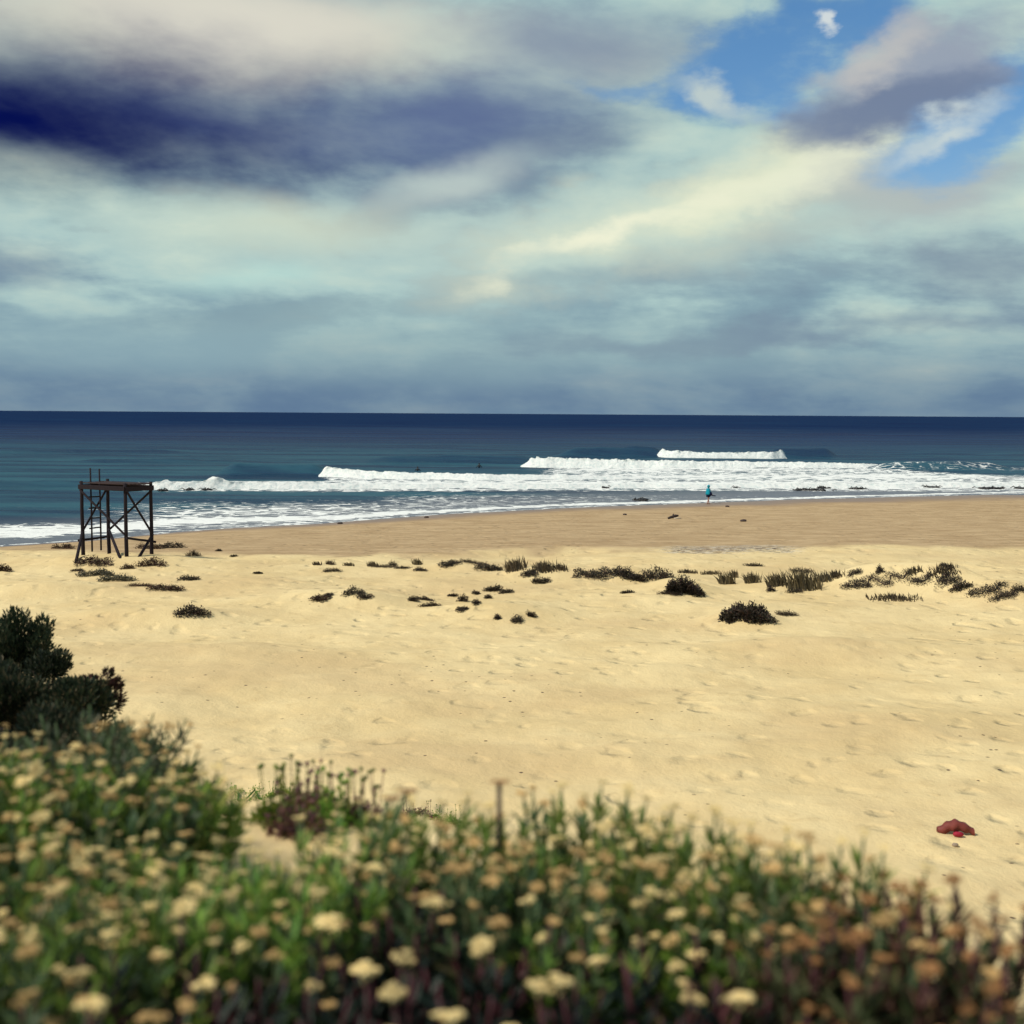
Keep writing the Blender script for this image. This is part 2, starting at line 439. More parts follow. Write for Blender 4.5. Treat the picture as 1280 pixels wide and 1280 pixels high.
spk = t.ss(t.m('MULTIPLY', t.noise(t.scale(co, (.6, 1.6, 1)), 3.0, 6, .8), a_p), .42, .56)
c = t.mix(spk, c, (.62, .55, .42))
spk2 = t.ss(t.m('MULTIPLY', t.noise(t.scale(co, (.6, 1.6, 1)), 3.7, 6, .8), a_p), .47, .55)
c = t.mix(spk2, c, (.12, .08, .06))
# dark twigs and bits scattered on the dry sand
v1 = t.vor(co, 2.3); pat = t.ss(t.noise(co, .22, 2), .45, .62)
tw = t.m('MULTIPLY', t.ss(v1, .115, .06), pat)
c = t.mix(t.m('MULTIPLY', tw, t.m('SUBTRACT', 1.0, a_w)), c, (.14, .09, .06))
c = t.mix(a_s, c, t.mix(nB, (.018, .014, .012), (.05, .036, .026)))  # dark litter under the plants, blackened further to paint in their shade
# footprints and wind texture as relief
fp = t.vor(t.v('ADD', co, t.scale(t.noise(co, 2.0, 2, color=True), (.35, .35, 0))), 1.35, 'SMOOTH_F1', .95)
fm = t.ss(t.noise(co, .16, 3, .6), .36, .54)
foot = t.m('MULTIPLY', t.ss(fp, .10, .36, -1.0, 0.0), t.m('MULTIPLY', fm, t.m('SUBTRACT', 1.0, a_w)))
hgt = t.m('ADD', t.m('MULTIPLY', foot, .075), t.m('ADD', t.m('MULTIPLY', nB, .05), t.m('MULTIPLY', nC, .012)))
nr = t.bump(hgt, 1.0, 1.0)
rough = t.m('SUBTRACT', .92, t.m('MULTIPLY', a_w, .5))
t.out(t.pbsdf(c, rough, nr, t.m('MULTIPLY_ADD', a_w, .35, .1)))
ground = link('sand_ground', grid_mesh('sand_ground', GX, GY, GZ, dict(damp=damp, wet=wet, soil_shade=soil_shade, pebbly=peb), m_sand, wrap=True))
ground.name = 'ground'; tag(ground, kind='structure')
ground['label'] = 'pale yellow sand beach with hummocks, darker damp sand towards the sea'

# ------------------------------------------------------------------ sea
sea_swells = [  # px0, px1, py at the foot, height, half width
    (-120, 190, 609, .55, 3.0), (255, 420, 594, 1.35, 3.6), (60, 330, 579, .6, 4), (430, 700, 580, 1.15, 4.2), (690, 850, 572, 1.9, 4.5),
    (955, 1060, 572, 1.6, 4.5), (1085, 1290, 588, 1.1, 4.0), (1100, 1420, 570, .6, 6), (-100, 260, 566, .6, 6), (300, 660, 561, .6, 6),
    (640, 1000, 550, .7, 9), (-100, 500, 549, .7, 9), (900, 1400, 545, .8, 10), (100, 760, 540, .9, 12)]
def swell_z(X, Y):
    z = np.zeros_like(X)
    for (p0, p1, py, h, wd) in sea_swells:
        x0, y0 = on_plane(p0, py); x1, y1 = on_plane(p1, py)
        tt = (X - x0) / (x1 - x0)
        yc = y0 + (y1 - y0) * tt + wd * 1.1 + 2.0 * (fbm(X / 20, X * 0 + py, 31, 2) - .5)
        win = sst(0, .22, tt) * sst(1, .78, tt)
        q = (Y - yc) / wd
        q = np.where(q < 0, q * 1.5, q * .8)
        z += h * win * np.exp(-q * q) * (.8 + .4 * fbm(X / 5, X * 0 + py, 32, 2))
    return z
fs = np.linspace(R(-28), R(28), 620)
sang = np.concatenate([np.linspace(R(-80), R(-28), 50, endpoint=False), fs[:-1], np.linspace(R(28), R(80), 50)])
srad = np.concatenate([np.linspace(40, 66, 14, endpoint=False), np.arange(66, 175, .38), np.arange(175, 270, .7), np.geomspace(270, 40000, 110)])
WX, WY = polar_grid(srad, sang)
dep = -H(WX, WY)
deepf = sst(.05, 1.2, dep)
near = sst(600, 200, WY)
WZ = swell_z(WX, WY) * sst(.1, .8, dep)
WZ += (.16 * (fbm(WX / 5.5, WY / 2.6, 33, 3) - .5) + .10 * (fbm(WX / 1.8, WY / .9, 34, 2) - .5)) * deepf * near
WZ += 1.0 * (fbm(WX / 45, WY / 13, 35, 3) - .5) * sst(120, 260, WY) * sst(2500, 500, WY) * deepf
U, V = project(WX, WY, np.zeros_like(WX))
nzp = fbm(WX / 6, WY / 2, 40, 3) - .5
Vn = V + nzp * 3.0
foam = np.zeros_like(WX)
def band(v, a, b, s): return sst(a - s, a + s, v) * sst(b + s, b - s, v)
v0 = np.interp(U, [0, 600, 700, 1100, 1280], [604, 604, 582, 587, 597])
foam = np.maximum(foam, .51 * sst(640, 720, U) * band(Vn, v0, 612, 2))
foam = np.maximum(foam, .52 * sst(395, 420, U) * band(Vn, np.interp(U, [400, 700], [594, 598]), 612, 1.6))
foam = np.maximum(foam, .50 * sst(150, 230, U) * band(Vn, 602, 614, 2))
for (vc, hw, a, u0, u1) in [(605.5, 3.2, .30, 150, 230), (596, 2.5, .25, 640, 760), (586, 2.5, .25, 690, 760)]:
    foam += a * np.exp(-((Vn - vc) / hw) ** 2) * sst(u0, u1, U)
# scattered lace of foam on the backwash
lace = band(Vn, 617, 668, 5) * (1 - .75 * sst(560, 430, U) * sst(636, 622, Vn)) * np.interp(U, [-50, 100, 200, 420, 560, 760, 900, 1280], [.05, .08, .30, .34, .26, .20, .14, .10])
foam = np.maximum(foam, lace)
lv = np.interp(U, [0, 130, 220, 300, 400, 500, 640, 740, 900, 1000, 1280], [665, 661, 652, 650, 648, 641, 634.5, 630, 625.5, 622, 614.5])
lt = np.interp(U, [0, 130, 220, 400, 500, 640, 900, 1280], [8.5, 7.5, 5.5, 4.2, 2.6, 1.5, 1.2, .8])
foam = np.maximum(foam, .80 * np.exp(-(np.abs(V + nzp * 2 - lv) / lt) ** 3))
lv2 = np.interp(U, [150, 230, 320, 420], [650, 642, 640, 640])
foam = np.maximum(foam, .50 * np.exp(-(np.abs(V - lv2) / 5) ** 3) * sst(140, 230, U) * sst(470, 400, U))
foam = np.maximum(foam, .45 * np.exp(-((dep - .03) / .02) ** 2))
foam *= (V > 500)
foam *= 1 - sst(400, 385, U) * sst(601, 598, V)

m_sea, t = material('sea_water')
co = t.n('ShaderNodeNewGeometry').outputs['Position']
a_f, a_dp = t.attr('foam'), t.attr('depth')
lac = t.vor(t.v('ADD', t.scale(co, (.55, 1.0, 0)), t.scale(t.noise(co, .7, 3, color=True), (1.6, 1.6, 0))), .85, 'DISTANCE_TO_EDGE')
lacn = t.ss(lac, .02, .22, 1.0, 0.0)
fn = t.noise(t.scale(co, (.45, 1.1, 0)), 1.1, 6, .68, .4)
fx = t.m('ADD', t.m('MULTIPLY', fn, .65), t.m('MULTIPLY', lacn, .35))
ff = t.ss(t.m('ADD', a_f, t.m('MULTIPLY', t.m('SUBTRACT', fx, .5), 1.35)), .36, .56)
ff = t.m('MULTIPLY', ff, t.ss(a_f, .02, .14))
cdeep = t.mix(t.ss(t.noise(t.scale(co, (.006, .05, 0)), 1.0, 5, .6), .36, .64), (.0025, .013, .062), (.006, .030, .088))
cnear = t.mix(t.ss(t.noise(t.scale(co, (.02, .13, 0)), 1.0, 4, .6), .36, .64), (.005, .032, .072), (.020, .092, .128))
sepp = t.n('ShaderNodeSeparateXYZ'); t.put(sepp.inputs[0], co)
cw = t.mix(t.ss(sepp.outputs[1], 420, 150), cdeep, cnear)
cshal = t.mix(t.noise(t.scale(co, (.2, .5, 0)), 1.0, 4), (.105, .120, .150), (.15, .15, .165))
cw = t.mix(t.ss(a_dp, 1.25, .35), cw, cshal)
c = t.mix(ff, cw, (.88, .90, .86))
wv = t.m('ADD', t.m('MULTIPLY', t.noise(t.scale(co, (.5, 1.1, 1)), 1.2, 5, .62), .28), t.m('MULTIPLY', t.noise(t.scale(co, (.10, .3, 1)), 1.0, 4, .6), .9))
wv = t.m('ADD', wv, t.m('MULTIPLY', ff, t.m('MULTIPLY_ADD', t.noise(co, 3.0, 4, .7), .20, .06)))
nr = t.bump(wv, .55, 1.0)
df = t.n('ShaderNodeBsdfDiffuse'); t.put(df.inputs[0], c); t.put(df.inputs['Normal'], nr)
gl = t.n('ShaderNodeBsdfGlossy'); t.put(gl.inputs[0], (1, 1, 1)); t.put(gl.inputs['Roughness'], .22); t.put(gl.inputs['Normal'], nr)
fr = t.n('ShaderNodeFresnel'); fr.inputs[0].default_value = 1.33; t.put(fr.inputs['Normal'], nr)
# wave facets average the mirror reflection out: a rough sea never reaches full Fresnel
fac = t.m('MULTIPLY', t.m('MINIMUM', fr.outputs[0], .40), t.m('SUBTRACT', 1.0, ff))
fac = t.m('MULTIPLY', fac, t.m('MULTIPLY_ADD', t.ss(a_dp, 1.0, .2), .35, t.m('MULTIPLY_ADD', t.ss(sepp.outputs[1], 900, 180), .22, .07)))
mx = t.n('ShaderNodeMixShader'); t.put(mx.inputs[0], fac); t.t.links.new(df.outputs[0], mx.inputs[1]); t.t.links.new(gl.outputs[0], mx.inputs[2])
t.out(mx.outputs[0])
sea = link('sea', grid_mesh('sea', WX, WY, WZ, dict(foam=foam, depth=np.clip(dep, -1, 20)), m_sea))
sea.name = 'sea_water'; tag(sea, kind='structure'); sea['label'] = 'dark blue sea with white surf near the beach'

m_foam, t = material('wave_foam')
co = t.n('ShaderNodeNewGeometry').outputs['Position']
nf = t.noise(co, 2.4, 6, .7)
c = t.mix(t.ss(nf, .34, .56), (.66, .74, .72), (.90, .91, .87))
t.out(t.pbsdf(c, .9, t.bump(nf, .9, .25), .1, **{'Subsurface Weight': 0.0}))

def fb3(p, s, n=3):
    return mnoise.fractal(Vector((p[0] * s, p[1] * s, p[2] * s)), .8, 2.0, n, noise_basis='PERLIN_ORIGINAL')
def breaker(label, pts, front, back, spikes=(), seed=0):
    """a rolling wall of broken water: pts = (px, py at the foot, crest height)"""
    P = [(*on_plane(a, b), h) for a, b, h in pts]
    xs = [p[0] for p in P]; n = int((xs[-1] - xs[0]) / .22); m = 15
    vs = []; fs_ = []
    for i in range(n + 1):
        X = xs[0] + (xs[-1] - xs[0]) * i / n
        yb = np.interp(X, xs, [p[1] for p in P]); h = (1 if seed == 1 else .84) * np.interp(X, xs, [p[2] for p in P])
        h *= .86 + .20 * float(fbm(X / 2.2, seed + .5, 50, 3)) 
        for (spx, spy, sh, sw) in spikes:
            sx, _ = on_plane(spx, spy); h += sh * math.exp(-((X - sx) / sw) ** 2)
        end = min(1, (X - xs[0]) / 1.2, (xs[-1] - X) / 1.2)
        end = max(.05, end) ** .6; h *= end
        yb += 1.4 * (float(fbm(X / 5, seed * 3.1, 51, 3)) - .5)
        for k in range(m + 1):
            s = k / m
            if s < .42:
                q = s / .42; y = -front * (1 - math.sin(q * math.pi / 2) ** .8); z = h * math.sin(q * math.pi / 2) ** .75
            else:
                q = (s - .42) / .58; y = back * q; z = h * (1 - q) ** 1.5 
            p = Vector((X, yb + y + front, z - .10))
            d = fb3((p.x, p.y * .8, p.z + seed), .9, 4)
            e = math.sin(math.pi * min(1, max(0, s))) 
            p.z += .11 * h * d * e + .10 * h * fb3((p.x * 2.7, p.y * 2.2, p.z + 7), 1.2, 3) * e; p.y += .35 * h * fb3((p.x + 40, p.y, p.z), 1.1, 3) * e; p.x += .2 * fb3((p.x, p.y + 90, p.z), 1.3, 2) * e
            vs.append(p)
    va = np.array(vs); va[:, 2] += .35 * swell_z(va[:, 0], va[:, 1]); vs = va.tolist()
    for i in range(n):
        for k in range(m):
            fs_.append((i*(m+1)+k, (i+1)*(m+1)+k, (i+1)*(m+1)+k+1, i*(m+1)+k+1))
    b = MB(); b.add(vs, fs_)
    o = b.build('breaking_wave', m_foam, None, True)
    return tag(o, label, 'wave', 'white breakers rolling in')
breaker('long low line of white surf nearest the beach', [(150, 612.5, .35), (190, 612.5, .85), (270, 612.5, 1.0), (400, 611.5, .8), (520, 611, .6), (760, 610.5, .6), (1000, 610, .6), (1200, 609.5, .55), (1330, 608.5, .5)], 1.0, 3.0, [(268, 612, .55, 1.0), (206, 612, .25, .6)], 1)
breaker('white breaking wave with a curling left end and dark swell beside it', [(397, 596, 1.55), (420, 597, 1.5), (460, 598, 1.25), (530, 599, 1.05), (610, 600, .95), (700, 600, .8), (820, 599, .5)], 1.3, 4.2, [(402, 596, .25, .8)], 2)
breaker('widest white breaking wave, behind the surf at mid picture', [(650, 583, .5), (682, 584, 2.0), (740, 584.5, 1.75), (830, 585, 1.5), (940, 585, 1.35), (1020, 585.5, 1.25), (1080, 585.5, 1.0), (1106, 585, .5)], 1.4, 5.0, [(664, 583, .6, .5), (672, 583, .5, .4)], 3)
breaker('farthest short white breaking wave between two dark swells', [(822, 572, 1.7), (840, 572.5, 1.8), (880, 573, 1.55), (930, 573, 1.5), (965, 573, 1.7), (984, 572.5, 1.8)], 1.5, 4.5, [(826, 572, .5, .7), (979, 572, .6, 1.0)], 4)

# ------------------------------------------------------------------ wooden lookout tower
m_wood, t = material('weathered_wood')
co = t.n('ShaderNodeTexCoord').outputs['Object']
g = t.noise(t.scale(co, (6, 6, .8)), 4, 5, .65)
c = t.mix(g, (.009, .007, .011), (.030, .020, .026))
t.out(t.pbsdf(c, .85, t.bump(g, .5, .02), .2))
m_wood2, t = material('weathered_boards')
co = t.n('ShaderNodeTexCoord').outputs['Object']
g = t.noise(t.scale(co, (1.2, 7, 4)), 4, 5, .65)
c = t.mix(g, (.022, .015, .017), (.075, .048, .044))
t.out(t.pbsdf(c, .85, t.bump(g, .5, .02), .2))

def depth_pt(px, py, Y):
    d = ray(px, py); k = Y / d[1]; return Vector((d[0] * k, Y, CAMZ + d[2] * k))
YA = 52.0
A = depth_pt(102.8, 650, YA); Dp = depth_pt(189, 650, YA + .05); C = depth_pt(157, 650, YA - 1.22); B = depth_pt(135.5, 650, YA + 1.22)
tx, ty = (A.x + Dp.x) / 2, (A.y + Dp.y) / 2; tz = float(H(tx, ty)); T0 = Vector((tx, ty, tz))
tower = empty('lookout_tower', T0)
tag(tower, 'dark weathered wooden lifeguard tower with open platform and ladder', 'tower')
TOP = depth_pt(103, 601, YA).z
plan = {}
for nm, p, ty_ in (('A', A, 601), ('B', B, 600.5), ('C', C, 602.5), ('D', Dp, 601)):
    gz = float(H(p.x, p.y)); tp = depth_pt(640, 640, p.y); zt = TOP + random.uniform(-.03, .03)
    lean = Vector((random.uniform(-.03, .03), random.uniform(-.03, .03), 0))
    p0 = Vector((p.x, p.y, gz - .35)) - T0 - lean; p1 = Vector((p.x, p.y, zt)) - T0
    b = MB(); pts = [p0.lerp(p1, k / 6) + Vector((random.uniform(-.012, .012), random.uniform(-.012, .012), 0)) for k in range(7)]
    b.tube(pts, [.088 - .018 * k / 6 for k in range(7)], 10); b.build('post', m_wood, tower, True)
    plan[nm] = (Vector((p.x, p.y, gz)) - T0, p1)
def at_h(nm, h):
    g, tp = plan[nm]; return g.lerp(tp, (h - g.z) / (tp.z - g.z))
PZ = TOP - T0.z
# platform: edge beams fixed outside the posts, deck boards on top
ctr = (plan['A'][1] + plan['D'][1]) / 2
def outp(v, k): 
    d = v - ctr; d.z = 0; return v + d.normalized() * k
for a, b_, dz in (('A', 'C', -.14), ('C', 'D', -.17), ('B', 'D', -.17), ('A', 'B', -.14)):
    pa, pb = plan[a][1].copy(), plan[b_][1].copy(); pa.z = PZ + dz - .12; pb.z = PZ + dz - .12
    d = (pb - pa).normalized(); mid = (pa + pb) / 2; nrm = Vector((-d.y, d.x, 0)); nrm = nrm if nrm.dot(mid - Vector((ctr.x, ctr.y, mid.z))) > 0 else -nrm
    m_ = MB(); m_.beam(pa + nrm * .10 - d * .07, pb + nrm * .10 + d * .07, .06, .20); m_.build('beam', m_wood, tower)
uL = (plan['C'][1] - plan['A'][1]); uS = (plan['B'][1] - plan['A'][1]); uL.z = 0; uS.z = 0
m_ = MB(); nb = 8
for i in range(nb):
    t0 = (i + .5) / nb; base = plan['A'][1].copy(); base.z = PZ - .10
    p = base + uS * (t0 * 1.04 - .02); e0, e1 = random.uniform(-.05, .03), random.uniform(-.03, .06)
    m_.beam(p + uL * (-.03 + e0) + Vector((0, 0, random.uniform(-.008, .02))), p + uL * (1.03 + e1) + Vector((0, 0, random.uniform(-.008, .02))), uS.length / nb * .86, .04)
m_.build('deck', m_wood2, tower)
def brace(a, ha, b_, hb, off=.0, w=.09, th=.05):
    pa, pb = at_h(a, ha), at_h(b_, hb); d = (pb - pa); nrm = Vector((-d.y, d.x, 0)).normalized()
    mid = (pa + pb) / 2
    if nrm.dot(Vector((mid.x - ctr.x, mid.y - ctr.y, 0))) < 0: nrm = -nrm
    m_ = MB(); m_.beam(pa + nrm * (.095 + off), pb + nrm * (.095 + off), th, w); m_.build('brace', m_wood, tower)
brace('A', PZ - .38, 'C', .98); brace('B', PZ - .45, 'A', .85); brace('D', PZ - .38, 'B', .95); brace('C', PZ - .35, 'D', .80)
def rail(a, ha, b_, hb):
    pa, pb = at_h(a, ha), at_h(b_, hb); d = (pb - pa); nrm = Vector((-d.y, d.x, 0)).normalized(); mid = (pa + pb) / 2
    if nrm.dot(Vector((mid.x - ctr.x, mid.y - ctr.y, 0))) < 0: nrm = -nrm
    m_ = MB(); m_.beam(pa + nrm * .16 - d.normalized() * .12, pb + nrm * .16 + d.normalized() * .1, .05, .10); m_.build('rail', m_wood, tower)
rail('A', .55, 'B', .58); rail('C', .80, 'D', .52)
def stake(a, h0, px, py):
    x, y, z = ground_at(px, py, 40); m_ = MB(); m_.tube([at_h(a, h0), Vector((x, y, z - .15)) - T0], [.06, .07], 8); m_.build('strut', m_wood, tower, True)
stake('A', .95, 93, 707); stake('B', .95, 153, 701); stake('D', .75, 171, 697)
# ladder tied to the short left side
lad = empty('ladder', (0, 0, 0)); lad.parent = tower
f = uS.normalized(); nrm = Vector((-f.y, f.x, 0)); 
if nrm.dot(Vector((plan['A'][1].x - ctr.x, plan['A'][1].y - ctr.y, 0))) < 0: nrm = -nrm
la = depth_pt(114.3, 650, YA + .35) - T0; lb = depth_pt(125.5, 650, YA + .85) - T0
for q, ptop in ((la, 585), (lb, 586.5)):
    z1 = depth_pt(118, ptop, YA + .5).z - T0.z; z0 = depth_pt(118, 689, YA + .5).z - T0.z
    m_ = MB(); m_.tube([(q.x, q.y, z0), (q.x + .01, q.y, (z0 + z1) / 2), (q.x, q.y, z1)], [.04, .037, .034], 8); m_.build('stile', m_wood, lad, True)
for k, py in enumerate((608, 621, 634.8, 647.3, 660, 673)):
    z = depth_pt(118, py, YA + .5).z - T0.z; dd = (lb - la).normalized(); j = random.uniform(-.02, .03)
    m_ = MB(); m_.beam(Vector((la.x, la.y, z)) - dd * .10 + Vector((0, -.05, 0)), Vector((lb.x, lb.y, z + j)) + dd * .05 + Vector((0, -.05, 0)), .05, .06); m_.build('rung', m_wood, lad)

# ------------------------------------------------------------------ dune plants on the sand
L_dark = leaf_mat('dark_dune_leaves', (.018, .015, .013), (.058, .050, .030), (.075, .042, .034), .25, .12)
L_red = leaf_mat('reddish_dune_leaves', (.04, .018, .014), (.10, .045, .03), (.05, .045, .02), .3, .12)
L_grey = leaf_mat('grey_green_leaves', (.07, .075, .055), (.14, .13, .09), (.05, .05, .03), .2, .12)
L_straw = leaf_mat('dune_grass_blades', (.075, .058, .036), (.16, .125, .075), (.040, .034, .022), .3, .15)
m_twig = simple_mat('twig_bark', (.06, .04, .03), .9, .3, 20)

def foliage_mound(w, d, h, nleaf, ls, mat_, clumps=6, runner=False, slant=0.0):
    """leaf-sized blades spread over overlapping clumps under a domed outline; local z=0 on the sand"""
    b = MB(); cs = []
    for k in range(clumps):
        x = (-.44 + .88 * (k + random.uniform(.2, .8)) / clumps) * w; y = random.uniform(-.3, .3) * d
        env = math.sqrt(max(.12, 1 - (2 * x / w) ** 2)) * (1 - slant * x / w)
        r = random.uniform(.8, 1.5) * w / clumps * .75 + .04; cs.append((x, y, min(r, d * .55), h * env * random.uniform(.65, 1.05)))
    wt = [c[2] * (c[3] + .1) for c in cs]
    for (x, y, r, hh) in random.choices(cs, wt, k=nleaf):
        a = random.uniform(0, 2 * math.pi); ph = math.acos(random.uniform(0, 1)); k = random.uniform(.4, 1.0) if random.random() < .85 else random.uniform(1, 1.3)
        n = Vector((math.cos(a) * math.sin(ph), math.sin(a) * math.sin(ph), math.cos(ph)))
        p = Vector((x + n.x * r * k, y + n.y * r * k, n.z * hh * k))
        dr = (n + Vector((random.uniform(-1, 1), random.uniform(-1, 1), random.uniform(-.3, .9))) * .7)
        b.leaf(p, dr, (random.uniform(-1, 1), random.uniform(-1, 1), 1), ls * random.uniform(.6, 1.3), ls * random.uniform(.35, .55))
    if runner:
        pts = [Vector((c[0], c[1], .03)) for c in cs]; b.tube([pts[0] - Vector((w * .06, 0, .02))] + pts + [pts[-1] + Vector((w * .07, 0, -.02))], .018, 5)
    return b
def drape(b, X, Y, Z, rz=0):
    """let a mat follow the lie of the sand"""
    c, s = math.cos(rz), math.sin(rz)
    v = np.array(b.v); gx = X + v[:, 0] * c - v[:, 1] * s; gy = Y + v[:, 0] * s + v[:, 1] * c
    v[:, 2] += H(gx, gy) - Z; b.v = [tuple(q) for q in v]
def grass_tuft(w, d, h, n, lean=.35):
    b = MB(); b.tube([(-.52 * w, 0, -.01), (-.2 * w, .1 * d, .0), (.15 * w, -.08 * d, .0), (.52 * w, 0, -.01)], .02, 5)
    for i in range(n):
        p = Vector((max(-.55, min(.55, random.gauss(0, .28))) * w, max(-.5, min(.5, random.gauss(0, .3))) * d, -.03))
        L = h * random.uniform(.6, 1.12); a = lean * random.uniform(-.1, 1.2); wd = random.uniform(.008, .018) * (1 + h)
        dr = Vector((-a + random.uniform(-.25, .25), random.uniform(-.3, .3), 1)).normalized()
        q = p + dr * L * .55; e = q + (dr + Vector((-a * .8, 0, -.25))).normalized() * L * .5
        s = Vector((1, random.uniform(-.5, .5), 0)).normalized() * wd
        b.add([p - s, p + s, q + s * .8, q - s * .8, e], [(0, 1, 2, 3), (3, 2, 4)])
    return b

